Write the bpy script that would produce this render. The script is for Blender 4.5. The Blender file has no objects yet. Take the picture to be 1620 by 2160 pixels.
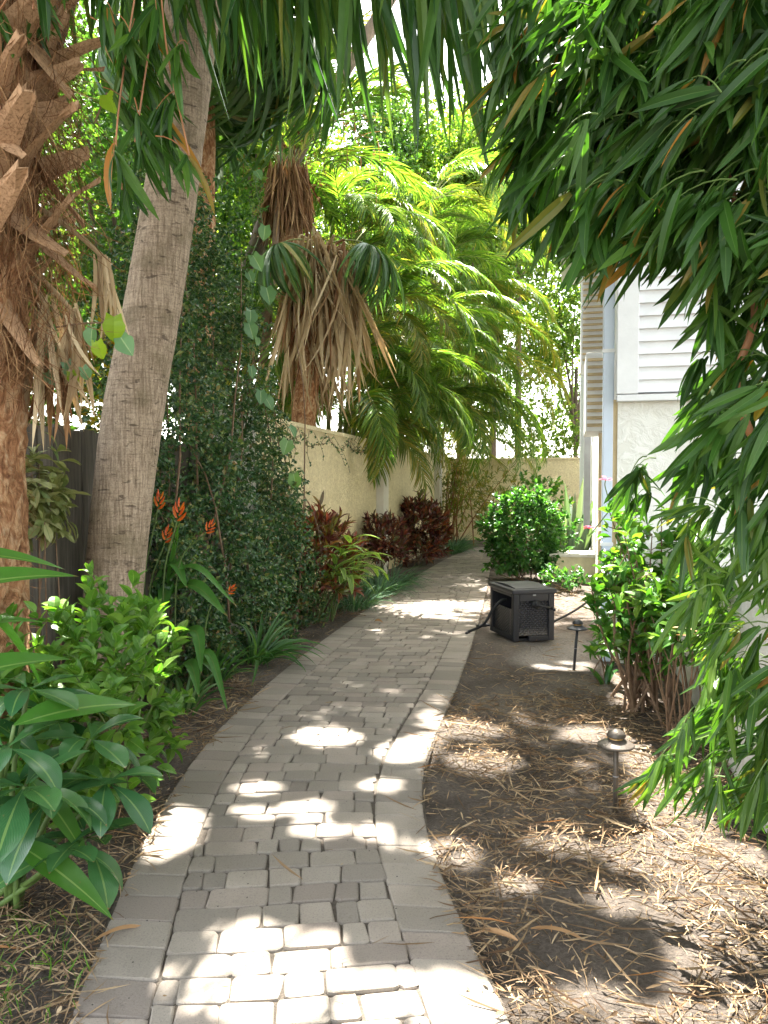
import bpy, math, random
import numpy as np
random.seed(11)
rng = np.random.default_rng(11)
scene = bpy.context.scene
C = scene.collection
PI = math.pi

# ------------------------------------------------------------------ camera (a phone held at 1.5 m, turned a little left of the path's direction)
FPX, CAM = 1620.0, np.array([0, 0, 1.5])
YAW = math.atan(390 / FPX)
PITCH = math.atan(59 / FPX * math.cos(YAW))
cd = bpy.data.cameras.new('camera')
cam = bpy.data.objects.new('camera', cd)
C.objects.link(cam)
cam.location = CAM
cam.rotation_euler = (PI / 2 - PITCH, 0, YAW)
cd.sensor_fit = 'VERTICAL'
cd.angle_y = 2 * math.atan(1080 / FPX)
cd.clip_end = 300
scene.camera = cam


def ray(px, py):
    a, b = (px - 810) / FPX, -(py - 1080) / FPX
    y = math.cos(PITCH) + b * math.sin(PITCH)
    z = -math.sin(PITCH) + b * math.cos(PITCH)
    c, s = math.cos(YAW), math.sin(YAW)
    return np.array([c * a - s * y, s * a + c * y, z])


def at(px, py, y):
    """the point at world depth y seen at photo pixel (px, py)"""
    v = ray(px, py)
    return CAM + v * y / v[1]


def proj(P):
    P = np.atleast_2d(P) - CAM
    c, s = math.cos(YAW), math.sin(YAW)
    x, y, z = c * P[:, 0] + s * P[:, 1], -s * P[:, 0] + c * P[:, 1], P[:, 2]
    cp, sp = math.cos(PITCH), math.sin(PITCH)
    d, u = y * cp - z * sp, y * sp + z * cp
    d = np.where(d < 0.05, 0.05, d)
    return 810 + FPX * x / d, 1080 - FPX * u / d


def gr(px, py, z=0.0):
    v = ray(px, py)
    return CAM + v * (z - 1.5) / v[2]


# ------------------------------------------------------------------ light
SUN = np.array([-0.14, 0.43, 0.89])
SUN /= np.linalg.norm(SUN)
ELEV = math.asin(SUN[2])
w = bpy.data.worlds.new('World')
scene.world = w
w.use_nodes = True
wt = w.node_tree
sky = wt.nodes.new('ShaderNodeTexSky')
sky.sky_type = 'NISHITA'
sky.sun_disc = False
sky.sun_elevation = ELEV
sky.sun_rotation = math.atan2(SUN[0], SUN[1])
sky.air_density = 1.0
sky.dust_density = 2.0
hz = wt.nodes.new('ShaderNodeHueSaturation')          # bright summer haze: less blue than a clear sky
hz.inputs['Saturation'].default_value = 0.45
wt.links.new(sky.outputs[0], hz.inputs['Color'])
wm = wt.nodes.new('ShaderNodeMix')
wm.data_type = 'RGBA'
wm.blend_type = 'MULTIPLY'
wm.inputs[0].default_value = 1.0
wm.inputs[7].default_value = (1.04, 1.0, 0.9, 1)
wt.links.new(hz.outputs[0], wm.inputs[6])
wt.links.new(wm.outputs[2], wt.nodes['Background'].inputs[0])
wt.nodes['Background'].inputs[1].default_value = 0.15
sd = bpy.data.lights.new('sun', 'SUN')
sd.energy = 4.9
sd.angle = math.radians(0.55)
sd.color = (1.0, 0.95, 0.86)
so = bpy.data.objects.new('sun', sd)
C.objects.link(so)
from mathutils import Vector, Matrix
so.rotation_euler = Vector(SUN).to_track_quat('Z', 'Y').to_euler()
so.location = (0, 0, 30)
scene.view_settings.view_transform = 'Standard'
scene.view_settings.look = 'None'
scene.view_settings.exposure = 3.2
scene.cycles.max_bounces = 10
scene.cycles.diffuse_bounces = 5
scene.cycles.transmission_bounces = 8
scene.cycles.use_denoising = True
scene.cycles.sample_clamp_indirect = 6.0

# ------------------------------------------------------------------ materials


def newmat(name):
    m = bpy.data.materials.new(name)
    m.use_nodes = True
    t = m.node_tree
    return m, t, t.nodes['Principled BSDF'], t.nodes['Material Output']


def nd(t, typ, ins=None, **attrs):
    n = t.nodes.new('ShaderNode' + typ)
    for k, v in attrs.items():
        setattr(n, k, v)
    for k, v in (ins or {}).items():
        s = n.inputs[k]
        if isinstance(v, bpy.types.NodeSocket):
            t.links.new(v, s)
        else:
            s.default_value = v
    return n


def ramp(t, fac, stops, interp='LINEAR'):
    n = t.nodes.new('ShaderNodeValToRGB')
    cr = n.color_ramp
    cr.interpolation = interp
    while len(cr.elements) < len(stops):
        cr.elements.new(0.5)
    for e, (p, c) in zip(cr.elements, stops):
        e.position = p
        e.color = (c[0], c[1], c[2], 1)
    t.links.new(fac, n.inputs[0])
    return n.outputs[0]


def mixc(t, fac, a, b, blend='MIX'):
    n = t.nodes.new('ShaderNodeMix')
    n.data_type = 'RGBA'
    n.blend_type = blend
    for i, v in ((0, fac), (6, a), (7, b)):
        if isinstance(v, bpy.types.NodeSocket):
            t.links.new(v, n.inputs[i])
        else:
            n.inputs[i].default_value = v if i == 0 else (v[0], v[1], v[2], 1)
    return n.outputs[2]


def math_(t, op, a, b=0.0, c=0.0):
    n = t.nodes.new('ShaderNodeMath')
    n.operation = op
    for i, v in enumerate((a, b, c)):
        if isinstance(v, bpy.types.NodeSocket):
            t.links.new(v, n.inputs[i])
        else:
            n.inputs[i].default_value = v
    return n.outputs[0]


def bump(t, h, strength, dist, bsdf):
    b = nd(t, 'Bump', {'Height': h, 'Strength': strength, 'Distance': dist})
    t.links.new(b.outputs[0], bsdf.inputs['Normal'])
    return b


def coords(t, scale=(1, 1, 1), kind='Object'):
    tc = nd(t, 'TexCoord')
    mp = nd(t, 'Mapping', {'Vector': tc.outputs[kind], 'Scale': scale})
    return mp.outputs[0]


def leafmat(name, stops, trans=None, rough=0.4, tf=0.4, vein=None, lateral=0, spec=0.4, edge=None):
    """leaf: colour varies from leaf to leaf, light shines through; vein = colour of the midrib"""
    m, t, p, out = newmat(name)
    g = nd(t, 'NewGeometry')
    col = ramp(t, g.outputs['Random Per Island'], stops)
    no = nd(t, 'TexNoise', {'Vector': coords(t), 'Scale': 30.0, 'Detail': 2.0})
    col = mixc(t, math_(t, 'MULTIPLY', no.outputs[0], 0.35), col, tuple(x * 0.55 for x in stops[0][1]))
    if vein or edge:
        uv = nd(t, 'UVMap')
        sep = nd(t, 'SeparateXYZ', {0: uv.outputs[0]})
        du = math_(t, 'ABSOLUTE', math_(t, 'SUBTRACT', sep.outputs[0], 0.5))
        if vein:
            mr = math_(t, 'LESS_THAN', du, 0.035)
            f = math_(t, 'MULTIPLY', mr, 0.8)
            if lateral:
                s = math_(t, 'MULTIPLY_ADD', du, -1.1, sep.outputs[1])
                wv = math_(t, 'SINE', math_(t, 'MULTIPLY', s, lateral * 6.283))
                lv = math_(t, 'MULTIPLY', math_(t, 'GREATER_THAN', wv, 0.93), 0.16)
                f = math_(t, 'MAXIMUM', f, lv)
                bump(t, wv, 0.1, 0.004, p)
            col = mixc(t, f, col, vein)
            if lateral:
                bn = nd(t, 'TexNoise', {'Vector': coords(t), 'Scale': 26.0, 'Detail': 5.0, 'Roughness': 0.7})
                tip = math_(t, 'MULTIPLY', math_(t, 'GREATER_THAN', math_(t, 'ADD', sep.outputs[1], math_(t, 'MULTIPLY', bn.outputs[0], 0.12)), 1.03), 0.8)
                sp = math_(t, 'MULTIPLY', ramp(t, bn.outputs[0], [(0.68, (0, 0, 0)), (0.72, (1, 1, 1))]), 0.7)
                col = mixc(t, math_(t, 'MAXIMUM', tip, sp), col, (0.2, 0.13, 0.05))
        if edge:
            nn = nd(t, 'TexNoise', {'Vector': coords(t), 'Scale': 60.0})
            e = math_(t, 'GREATER_THAN', math_(t, 'ADD', du, math_(t, 'MULTIPLY', nn.outputs[0], 0.25)), 0.33)
            col = mixc(t, e, col, edge)
    t.links.new(col, p.inputs['Base Color'])
    p.inputs['Roughness'].default_value = rough
    p.inputs['Specular IOR Level'].default_value = spec
    tr = nd(t, 'BsdfTranslucent')
    tcol = mixc(t, 1.0, col, trans or (1.5, 1.7, 0.55), 'MULTIPLY')
    t.links.new(tcol, tr.inputs[0])
    mx = nd(t, 'MixShader', {0: tf})
    t.links.new(p.outputs[0], mx.inputs[1])
    t.links.new(tr.outputs[0], mx.inputs[2])
    t.links.new(mx.outputs[0], out.inputs[0])
    return m


def plain(name, col, rough=0.6, noise=0.0, nscale=8.0, bscale=0.0, bstr=0.0, metal=0.0, spec=0.4, dark=0.6, stretch=(1, 1, 1)):
    m, t, p, out = newmat(name)
    p.inputs['Roughness'].default_value = rough
    p.inputs['Metallic'].default_value = metal
    p.inputs['Specular IOR Level'].default_value = spec
    p.inputs['Base Color'].default_value = (*col, 1)
    if noise:
        n = nd(t, 'TexNoise', {'Vector': coords(t, stretch), 'Scale': nscale, 'Detail': 6.0, 'Roughness': 0.65})
        f = ramp(t, n.outputs[0], [(0.35, (0, 0, 0)), (0.7, (1, 1, 1))])
        c = mixc(t, f, tuple(x * (1 - noise * dark) for x in col), tuple(min(1, x * (1 + noise * 0.25)) for x in col))
        t.links.new(c, p.inputs['Base Color'])
    if bstr:
        n2 = nd(t, 'TexNoise', {'Vector': coords(t, stretch), 'Scale': bscale, 'Detail': 5.0})
        bump(t, n2.outputs[0], bstr, 0.02, p)
    return m


def G3(a, b, c=None):
    return [(0.0, a), (0.7, b), (1.0, c or b)]


M = {}
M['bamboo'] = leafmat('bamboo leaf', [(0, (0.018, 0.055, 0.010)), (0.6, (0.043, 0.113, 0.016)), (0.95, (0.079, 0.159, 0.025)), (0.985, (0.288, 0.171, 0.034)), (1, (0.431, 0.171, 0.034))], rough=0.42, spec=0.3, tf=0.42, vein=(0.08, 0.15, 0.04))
M['bamboo sunlit'] = leafmat('sunlit bamboo leaf', [(0, (0.03, 0.085, 0.012)), (0.6, (0.065, 0.145, 0.02)), (0.95, (0.12, 0.2, 0.03)), (0.985, (0.25, 0.17, 0.04)), (1, (0.3, 0.13, 0.03))], rough=0.36, spec=0.4, tf=0.45, vein=(0.14, 0.22, 0.05))  # paler copy of the bamboo leaf, sunlight put into the colour
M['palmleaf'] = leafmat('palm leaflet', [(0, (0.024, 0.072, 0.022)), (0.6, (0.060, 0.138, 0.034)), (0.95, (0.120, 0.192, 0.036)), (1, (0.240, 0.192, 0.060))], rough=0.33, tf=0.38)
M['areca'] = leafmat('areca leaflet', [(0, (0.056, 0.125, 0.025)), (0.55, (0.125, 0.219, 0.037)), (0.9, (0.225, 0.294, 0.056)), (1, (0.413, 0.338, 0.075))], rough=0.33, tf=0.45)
M['arecalit'] = leafmat('sunlit areca leaflet', [(0, (0.092, 0.127, 0.023)), (0.5, (0.184, 0.218, 0.046)), (0.9, (0.345, 0.265, 0.057)), (1, (0.437, 0.276, 0.081))], rough=0.4, tf=0.45)  # yellower areca copy, sun on the fronds put into the colour
M['fan'] = leafmat('fan palm blade', [(0, (0.041, 0.101, 0.041)), (0.6, (0.101, 0.189, 0.068)), (0.92, (0.176, 0.257, 0.095)), (1, (0.405, 0.324, 0.135))], rough=0.38, tf=0.3)
M['fandry'] = leafmat('dry palm blade', [(0, (0.312, 0.216, 0.120)), (0.5, (0.528, 0.408, 0.240)), (1, (0.720, 0.588, 0.384))], rough=0.7, tf=0.2, trans=(1.1, 0.9, 0.6), spec=0.2)
M['fandrydark'] = leafmat('old brown palm fibre', [(0, (0.09, 0.042, 0.02)), (0.5, (0.24, 0.12, 0.055)), (1, (0.45, 0.28, 0.14))], rough=0.8, tf=0.15, trans=(1.1, 0.8, 0.5), spec=0.15)
M['ivy'] = leafmat('small vine leaf', [(0, (0.019, 0.061, 0.022)), (0.5, (0.054, 0.121, 0.041)), (0.82, (0.115, 0.196, 0.068)), (0.93, (0.270, 0.297, 0.108)), (1, (0.270, 0.162, 0.081))], rough=0.3, tf=0.28, spec=0.5)
M['heart'] = leafmat('heart vine leaf', G3((0.1, 0.2, 0.1), (0.15, 0.28, 0.13), (0.2, 0.33, 0.1)), rough=0.45, tf=0.35, vein=(0.3, 0.4, 0.22))
M['lime'] = leafmat('lime vine leaf', G3((0.2, 0.32, 0.02), (0.3, 0.42, 0.03)), rough=0.4, tf=0.5)
M['bush'] = leafmat('soft bright leaf', [(0, (0.055, 0.15, 0.02)), (0.6, (0.11, 0.24, 0.035)), (1, (0.2, 0.33, 0.06))], rough=0.36, tf=0.4, vein=(0.18, 0.28, 0.08), lateral=7)
M['rosette'] = leafmat('thick glossy leaf', [(0, (0.029, 0.104, 0.039)), (0.6, (0.058, 0.163, 0.052)), (1, (0.117, 0.247, 0.058))], rough=0.24, tf=0.2, vein=(0.16, 0.26, 0.08), lateral=14, spec=0.55)
M['ginger'] = leafmat('long ginger leaf', [(0, (0.035, 0.13, 0.02)), (0.6, (0.07, 0.2, 0.028)), (1, (0.15, 0.3, 0.035))], rough=0.3, tf=0.42, vein=(0.22, 0.34, 0.1), lateral=26, spec=0.5)
M['heliconia'] = leafmat('heliconia leaf', [(0, (0.038, 0.141, 0.034)), (1, (0.113, 0.284, 0.048))], rough=0.34, tf=0.4, vein=(0.15, 0.22, 0.06), lateral=22)
M['variegated'] = leafmat('variegated leaf', [(0, (0.16, 0.2, 0.06)), (0.5, (0.32, 0.34, 0.13)), (0.85, (0.42, 0.42, 0.2)), (1, (0.1, 0.16, 0.04))], rough=0.4, tf=0.3, vein=(0.12, 0.2, 0.06), trans=(1.1, 1.1, 0.7))
M['shellginger'] = leafmat('striped ginger leaf', [(0, (0.072, 0.180, 0.036)), (1, (0.144, 0.264, 0.060))], rough=0.35, tf=0.42, vein=(0.4, 0.42, 0.16), edge=(0.24, 0.33, 0.09))
M['croton'] = leafmat('croton leaf', [(0, (0.08, 0.025, 0.022)), (0.3, (0.18, 0.04, 0.03)), (0.5, (0.07, 0.11, 0.025)), (0.7, (0.32, 0.06, 0.025)), (0.85, (0.14, 0.2, 0.03)), (1, (0.45, 0.22, 0.04))], trans=(1.6, 1.1, 0.6), rough=0.3, tf=0.28, spec=0.5)
M['crotondark'] = leafmat('dark croton leaf', [(0, (0.05, 0.018, 0.02)), (0.4, (0.13, 0.035, 0.032)), (0.62, (0.08, 0.11, 0.03)), (0.85, (0.26, 0.075, 0.04)), (1, (0.32, 0.12, 0.04))], trans=(1.6, 0.9, 0.8), rough=0.3, tf=0.25, spec=0.5)
M['monkey'] = leafmat('blue grass blade', G3((0.038, 0.105, 0.060), (0.090, 0.195, 0.112), (0.150, 0.255, 0.135)), rough=0.45, tf=0.3)
M['strap'] = leafmat('strap leaf', G3((0.039, 0.117, 0.033), (0.091, 0.195, 0.058), (0.156, 0.247, 0.078)), rough=0.4, tf=0.35)
M['hedge'] = leafmat('hedge leaf', [(0, (0.026, 0.098, 0.021)), (0.6, (0.058, 0.169, 0.036)), (1, (0.130, 0.260, 0.052))], rough=0.34, tf=0.35)
M['hibiscus'] = leafmat('hibiscus leaf', [(0, (0.035, 0.119, 0.020)), (0.6, (0.084, 0.210, 0.031)), (1, (0.182, 0.280, 0.042))], rough=0.34, tf=0.4, vein=(0.12, 0.2, 0.05))
M['snake'] = leafmat('grey green blade', G3((0.09, 0.15, 0.1), (0.16, 0.22, 0.16), (0.3, 0.34, 0.27)), rough=0.4, tf=0.2)
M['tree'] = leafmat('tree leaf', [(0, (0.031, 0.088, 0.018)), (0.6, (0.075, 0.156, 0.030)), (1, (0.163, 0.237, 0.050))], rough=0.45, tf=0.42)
M['treelit'] = leafmat('sunlit tree leaf', [(0, (0.072, 0.156, 0.024)), (0.6, (0.156, 0.252, 0.042)), (1, (0.312, 0.336, 0.072))], rough=0.45, tf=0.5)  # brighter copy of the tree leaf with sunshine put into the colour
M['yellowleaf'] = leafmat('yellow shrub leaf', G3((0.3, 0.32, 0.02), (0.5, 0.42, 0.02), (0.55, 0.3, 0.02)), rough=0.4, tf=0.5, trans=(1.2, 1.1, 0.5))
M['grass'] = leafmat('lawn blade', G3((0.05, 0.13, 0.015), (0.12, 0.23, 0.03), (0.2, 0.3, 0.05)), rough=0.5, tf=0.4)
M['litter'] = leafmat('dry litter', [(0, (0.1, 0.06, 0.035)), (0.35, (0.24, 0.16, 0.09)), (0.75, (0.4, 0.29, 0.17)), (0.92, (0.5, 0.38, 0.24)), (1, (0.36, 0.17, 0.06))], rough=0.75, tf=0.08, trans=(1, 0.9, 0.7), spec=0.2)
M['sheath'] = leafmat('dry sheath', G3((0.3, 0.16, 0.07), (0.42, 0.26, 0.13)), rough=0.7, tf=0.15, trans=(1, 0.8, 0.5))
M['orange'] = leafmat('orange bract', [(0, (0.75, 0.13, 0.03)), (0.7, (0.85, 0.22, 0.03)), (1, (0.9, 0.4, 0.05))], rough=0.4, tf=0.35, trans=(1.1, 0.9, 0.7))
M['pink'] = leafmat('pink petal', G3((0.75, 0.12, 0.22), (0.85, 0.22, 0.3)), rough=0.5, tf=0.4, trans=(1.1, 0.8, 0.8))
M['stem'] = plain('green stem', (0.1, 0.16, 0.04), 0.5, 0.4, 30)
M['rachis'] = plain('yellow green rachis', (0.2, 0.22, 0.06), 0.45, 0.3, 10)
M['twig'] = plain('brown twig', (0.2, 0.125, 0.075), 0.8, 0.6, 25, 60, 0.3)
M['culm'] = plain('bamboo culm', (0.3, 0.13, 0.05), 0.5, 0.6, 9, 40, 0.2)
M['darkbranch'] = plain('dark branch', (0.05, 0.045, 0.04), 0.8, 0.4, 20)
M['bark'] = plain('tree bark', (0.16, 0.12, 0.09), 0.9, 0.7, 9, 25, 0.7, stretch=(1, 1, 0.3))
M['white'] = plain('white paint', (0.78, 0.79, 0.8), 0.5, 0.12, 5, 40, 0.05)
M['downpipe'] = plain('blue white pipe paint', (0.6, 0.68, 0.8), 0.4, 0.1, 5)
M['tan'] = plain('tan trim paint', (0.55, 0.43, 0.25), 0.7, 0.3, 4, 60, 0.2)
M['siding'] = plain('white siding paint', (0.8, 0.81, 0.82), 0.45, 0.2, 2.5, 90, 0.03)
M['shutter grey'] = plain('grey shutter paint', (0.33, 0.34, 0.36), 0.6, 0.2, 6)  # one even grey, used on the side shutter
M['plastic'] = plain('dark grey plastic', (0.018, 0.018, 0.023), 0.5, 0.4, 5, 150, 0.12, dark=0.4)
M['lidplastic'] = plain('lid plastic', (0.03, 0.03, 0.036), 0.5, 0.25, 5, 200, 0.08)
M['rubber'] = plain('black rubber', (0.02, 0.02, 0.022), 0.5)
M['bronze'] = plain('weathered bronze', (0.12, 0.1, 0.082), 0.5, 0.5, 30, 80, 0.1, metal=0.35)
M['bronzedark'] = plain('dark lamp metal', (0.06, 0.062, 0.07), 0.42, 0.4, 30, 80, 0.1, metal=0.4)
M['glass'] = plain('amber lamp glass', (0.55, 0.32, 0.1), 0.2)
M['logo'] = plain('light grey emblem', (0.25, 0.25, 0.26), 0.5)
M['blockside'] = plain('cream block paint', (0.6, 0.55, 0.38), 0.8, 0.3, 6, 60, 0.3)
M['blocktop'] = plain('pale block cap', (0.62, 0.6, 0.55), 0.8, 0.3, 8, 60, 0.3)
M['pot'] = plain('black pot plastic', (0.02, 0.02, 0.02), 0.5)


def stuccomat(name, col, knock=1.0, scale=38.0, stain=0.25):
    m, t, p, out = newmat(name)
    v = coords(t)
    n = nd(t, 'TexNoise', {'Vector': v, 'Scale': 1.4, 'Detail': 6.0, 'Roughness': 0.6})
    vs = coords(t, (3.0, 3.0, 0.5))
    drip = nd(t, 'TexNoise', {'Vector': vs, 'Scale': 2.0, 'Detail': 4.0})
    f = math_(t, 'MULTIPLY', ramp(t, n.outputs[0], [(0.42, (0, 0, 0)), (0.75, (1, 1, 1))]), stain)
    c = mixc(t, f, col, tuple(x * y for x, y in zip(col, (0.72, 0.68, 0.55))))
    f2 = math_(t, 'MULTIPLY', ramp(t, drip.outputs[0], [(0.52, (0, 0, 0)), (0.75, (1, 1, 1))]), stain * 0.8)
    c = mixc(t, f2, c, tuple(x * y for x, y in zip(col, (0.62, 0.6, 0.52))))
    vo = nd(t, 'TexNoise', {'Vector': v, 'Scale': scale, 'Detail': 5.0, 'Roughness': 0.7, 'Distortion': 0.8})
    h = ramp(t, vo.outputs[0], [(0.4, (0, 0, 0)), (0.58, (1, 1, 1))])
    pit = mixc(t, math_(t, 'MULTIPLY', math_(t, 'SUBTRACT', 1.0, h), 0.4 * min(knock, 1.0)), c, tuple(x * y for x, y in zip(col, (0.5, 0.46, 0.36))))
    t.links.new(pit, p.inputs['Base Color'])
    p.inputs['Roughness'].default_value = 0.85
    bump(t, h, 0.9 * knock, 0.018, p)
    return m


M['stucco'] = stuccomat('cream knockdown stucco', (0.88, 0.77, 0.49), 1.0, 24.0)
M['stuccow'] = stuccomat('white trowelled stucco', (0.82, 0.82, 0.78), 0.45, 9.0, 0.28)
M['stuccolow'] = stuccomat('white low wall stucco', (0.7, 0.69, 0.66), 0.5, 20.0, 0.3)
M['pil'] = stuccomat('pale pilaster paint', (0.66, 0.63, 0.56), 0.3, 60.0, 0.3)


def soilmat():
    m, t, p, out = newmat('sandy garden soil')
    v = coords(t)
    big = nd(t, 'TexNoise', {'Vector': v, 'Scale': 1.3, 'Detail': 5.0, 'Roughness': 0.6})
    fine = nd(t, 'TexNoise', {'Vector': v, 'Scale': 55.0, 'Detail': 8.0, 'Roughness': 0.75})
    c = ramp(t, big.outputs[0], [(0.35, (0.085, 0.07, 0.058)), (0.55, (0.15, 0.125, 0.105)), (0.75, (0.22, 0.185, 0.155))])
    # grey sand near the hose box
    sx = nd(t, 'SeparateXYZ', {0: v})
    dx = math_(t, 'MULTIPLY', math_(t, 'SUBTRACT', sx.outputs[0], -0.1), 1.0)
    dy = math_(t, 'MULTIPLY', math_(t, 'SUBTRACT', sx.outputs[1], 7.3), 0.62)
    d = math_(t, 'SQRT', math_(t, 'ADD', math_(t, 'MULTIPLY', dx, dx), math_(t, 'MULTIPLY', dy, dy)))
    d = math_(t, 'ADD', d, math_(t, 'MULTIPLY', big.outputs[0], 0.9))
    sand = ramp(t, d, [(0.75, (1, 1, 1)), (1.35, (0, 0, 0))])
    c = mixc(t, math_(t, 'MULTIPLY', sand, 0.85), c, (0.33, 0.3, 0.27))
    sp = ramp(t, fine.outputs[0], [(0.3, (0.35, 0.35, 0.35)), (0.55, (1, 1, 1)), (0.8, (1.9, 1.8, 1.6))])
    c = mixc(t, 0.8, c, sp, 'MULTIPLY')
    t.links.new(c, p.inputs['Base Color'])
    p.inputs['Roughness'].default_value = 0.95
    p.inputs['Specular IOR Level'].default_value = 0.15
    bump(t, fine.outputs[0], 0.9, 0.03, p)
    return m


M['soil'] = soilmat()


def pavermat():
    m, t, p, out = newmat('tumbled concrete paver')
    g = nd(t, 'NewGeometry')
    v = coords(t)
    c = ramp(t, g.outputs['Random Per Island'], [(0, (0.18, 0.158, 0.136)), (0.35, (0.255, 0.225, 0.192)), (0.65, (0.3, 0.262, 0.222)), (0.85, (0.265, 0.222, 0.19)), (1, (0.175, 0.15, 0.13))])
    b = nd(t, 'TexNoise', {'Vector': v, 'Scale': 3.0, 'Detail': 5.0})
    c = mixc(t, math_(t, 'MULTIPLY', ramp(t, b.outputs[0], [(0.4, (0, 0, 0)), (0.65, (1, 1, 1))]), 0.55), c, (0.19, 0.165, 0.135))
    f = nd(t, 'TexNoise', {'Vector': v, 'Scale': 160.0, 'Detail': 4.0, 'Roughness': 0.8})
    sp = ramp(t, f.outputs[0], [(0.28, (0.45, 0.45, 0.45)), (0.45, (1, 1, 1)), (0.75, (1.15, 1.15, 1.12))])
    c = mixc(t, 0.9, c, sp, 'MULTIPLY')
    vo = nd(t, 'TexVoronoi', {'Vector': v, 'Scale': 26.0})
    pit = math_(t, 'LESS_THAN', vo.outputs['Distance'], 0.085)
    rnd = nd(t, 'SeparateXYZ', {0: vo.outputs['Color']})
    pit = math_(t, 'MULTIPLY', pit, math_(t, 'GREATER_THAN', rnd.outputs[0], 0.8))
    c = mixc(t, pit, c, (0.04, 0.035, 0.03))
    # moss at the shaded right border further up
    t.links.new(c, p.inputs['Base Color'])
    p.inputs['Roughness'].default_value = 0.9
    p.inputs['Specular IOR Level'].default_value = 0.25
    bump(t, f.outputs[0], 0.5, 0.006, p)
    return m


M['paver'] = pavermat()
M['joint'] = plain('joint sand', (0.085, 0.07, 0.055), 0.95, 0.6, 60, 150, 0.5)


def fencemat():
    m, t, p, out = newmat('weathered grey fence board')
    g = nd(t, 'NewGeometry')
    v = coords(t, (9, 9, 0.55))
    n = nd(t, 'TexNoise', {'Vector': v, 'Scale': 5.0, 'Detail': 7.0, 'Roughness': 0.7})
    c = ramp(t, n.outputs[0], [(0.3, (0.055, 0.048, 0.04)), (0.55, (0.14, 0.125, 0.105)), (0.8, (0.22, 0.2, 0.17))])
    c2 = ramp(t, g.outputs['Random Per Island'], [(0, (0.7, 0.7, 0.68)), (1, (1.2, 1.15, 1.05))])
    c = mixc(t, 1.0, c, c2, 'MULTIPLY')
    t.links.new(c, p.inputs['Base Color'])
    p.inputs['Roughness'].default_value = 0.85
    bump(t, n.outputs[0], 0.5, 0.01, p)
    return m


M['fence'] = fencemat()


def palmbark():
    m, t, p, out = newmat('ringed palm bark')
    v = coords(t, (10, 10, 0.8))
    fib = nd(t, 'TexNoise', {'Vector': v, 'Scale': 7.0, 'Detail': 6.0, 'Roughness': 0.7})
    blot = nd(t, 'TexNoise', {'Vector': coords(t), 'Scale': 5.0, 'Detail': 4.0})
    tc = nd(t, 'TexCoord')
    sz = nd(t, 'SeparateXYZ', {0: tc.outputs['Object']})
    wob = nd(t, 'TexNoise', {'Vector': coords(t), 'Scale': 3.5, 'Detail': 3.0})
    ring = math_(t, 'SINE', math_(t, 'ADD', math_(t, 'MULTIPLY', sz.outputs[2], 260.0), math_(t, 'MULTIPLY', wob.outputs[0], 26.0)))
    c = ramp(t, fib.outputs[0], [(0.28, (0.14, 0.1, 0.07)), (0.5, (0.36, 0.28, 0.205)), (0.72, (0.56, 0.45, 0.34))])
    hz = nd(t, 'TexNoise', {'Vector': coords(t, (2.5, 2.5, 45)), 'Scale': 1.6, 'Detail': 4.0, 'Distortion': 0.8})
    c = mixc(t, math_(t, 'MULTIPLY', ramp(t, hz.outputs[0], [(0.5, (0, 0, 0)), (0.62, (1, 1, 1))]), 0.3), c, (0.12, 0.09, 0.065))
    bl = ramp(t, blot.outputs[0], [(0.5, (0, 0, 0)), (0.66, (1, 1, 1))])
    c = mixc(t, math_(t, 'MULTIPLY', bl, 0.55), c, (0.15, 0.12, 0.07))
    gr_ = nd(t, 'TexNoise', {'Vector': coords(t), 'Scale': 90.0, 'Detail': 4.0, 'Roughness': 0.8})
    c = mixc(t, 0.8, c, ramp(t, gr_.outputs[0], [(0.35, (0.6, 0.58, 0.55)), (0.55, (1, 1, 1)), (0.7, (1.25, 1.22, 1.2))]), 'MULTIPLY')
    crack = nd(t, 'TexNoise', {'Vector': coords(t, (5, 5, 17)), 'Scale': 2.0, 'Detail': 5.0, 'Distortion': 0.6})
    cr = ramp(t, crack.outputs[0], [(0.6, (0, 0, 0)), (0.68, (1, 1, 1))])
    c = mixc(t, math_(t, 'MULTIPLY', cr, 0.7), c, (0.05, 0.035, 0.025))
    t.links.new(c, p.inputs['Base Color'])
    p.inputs['Roughness'].default_value = 0.88
    p.inputs['Specular IOR Level'].default_value = 0.2
    hh = math_(t, 'ADD', math_(t, 'MULTIPLY', hz.outputs[0], -0.2), math_(t, 'SUBTRACT', fib.outputs[0], math_(t, 'MULTIPLY', cr, 0.5)))
    bump(t, hh, 0.5, 0.015, p)
    return m


M['palmbark'] = palmbark()


def rawbark():
    m, t, p, out = newmat('flaking red brown palm trunk')
    v = coords(t, (1.6, 1.6, 1.0))
    n = nd(t, 'TexNoise', {'Vector': v, 'Scale': 8.0, 'Detail': 8.0, 'Roughness': 0.65, 'Distortion': 1.6})
    n2 = nd(t, 'TexNoise', {'Vector': coords(t, (4, 4, 1.5)), 'Scale': 10.0, 'Detail': 6.0, 'Distortion': 1.0})
    c = ramp(t, n.outputs[0], [(0.32, (0.14, 0.06, 0.03)), (0.46, (0.38, 0.18, 0.085)), (0.56, (0.55, 0.33, 0.18)), (0.7, (0.68, 0.5, 0.33))])
    c = mixc(t, math_(t, 'MULTIPLY', ramp(t, n2.outputs[0], [(0.5, (0, 0, 0)), (0.65, (1, 1, 1))]), 0.5), c, (0.16, 0.07, 0.035))
    t.links.new(c, p.inputs['Base Color'])
    p.inputs['Roughness'].default_value = 0.9
    p.inputs['Specular IOR Level'].default_value = 0.15
    bump(t, math_(t, 'ADD', n.outputs[0], math_(t, 'MULTIPLY', n2.outputs[0], 0.5)), 1.0, 0.05, p)
    return m


M['rawbark'] = rawbark()


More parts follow.
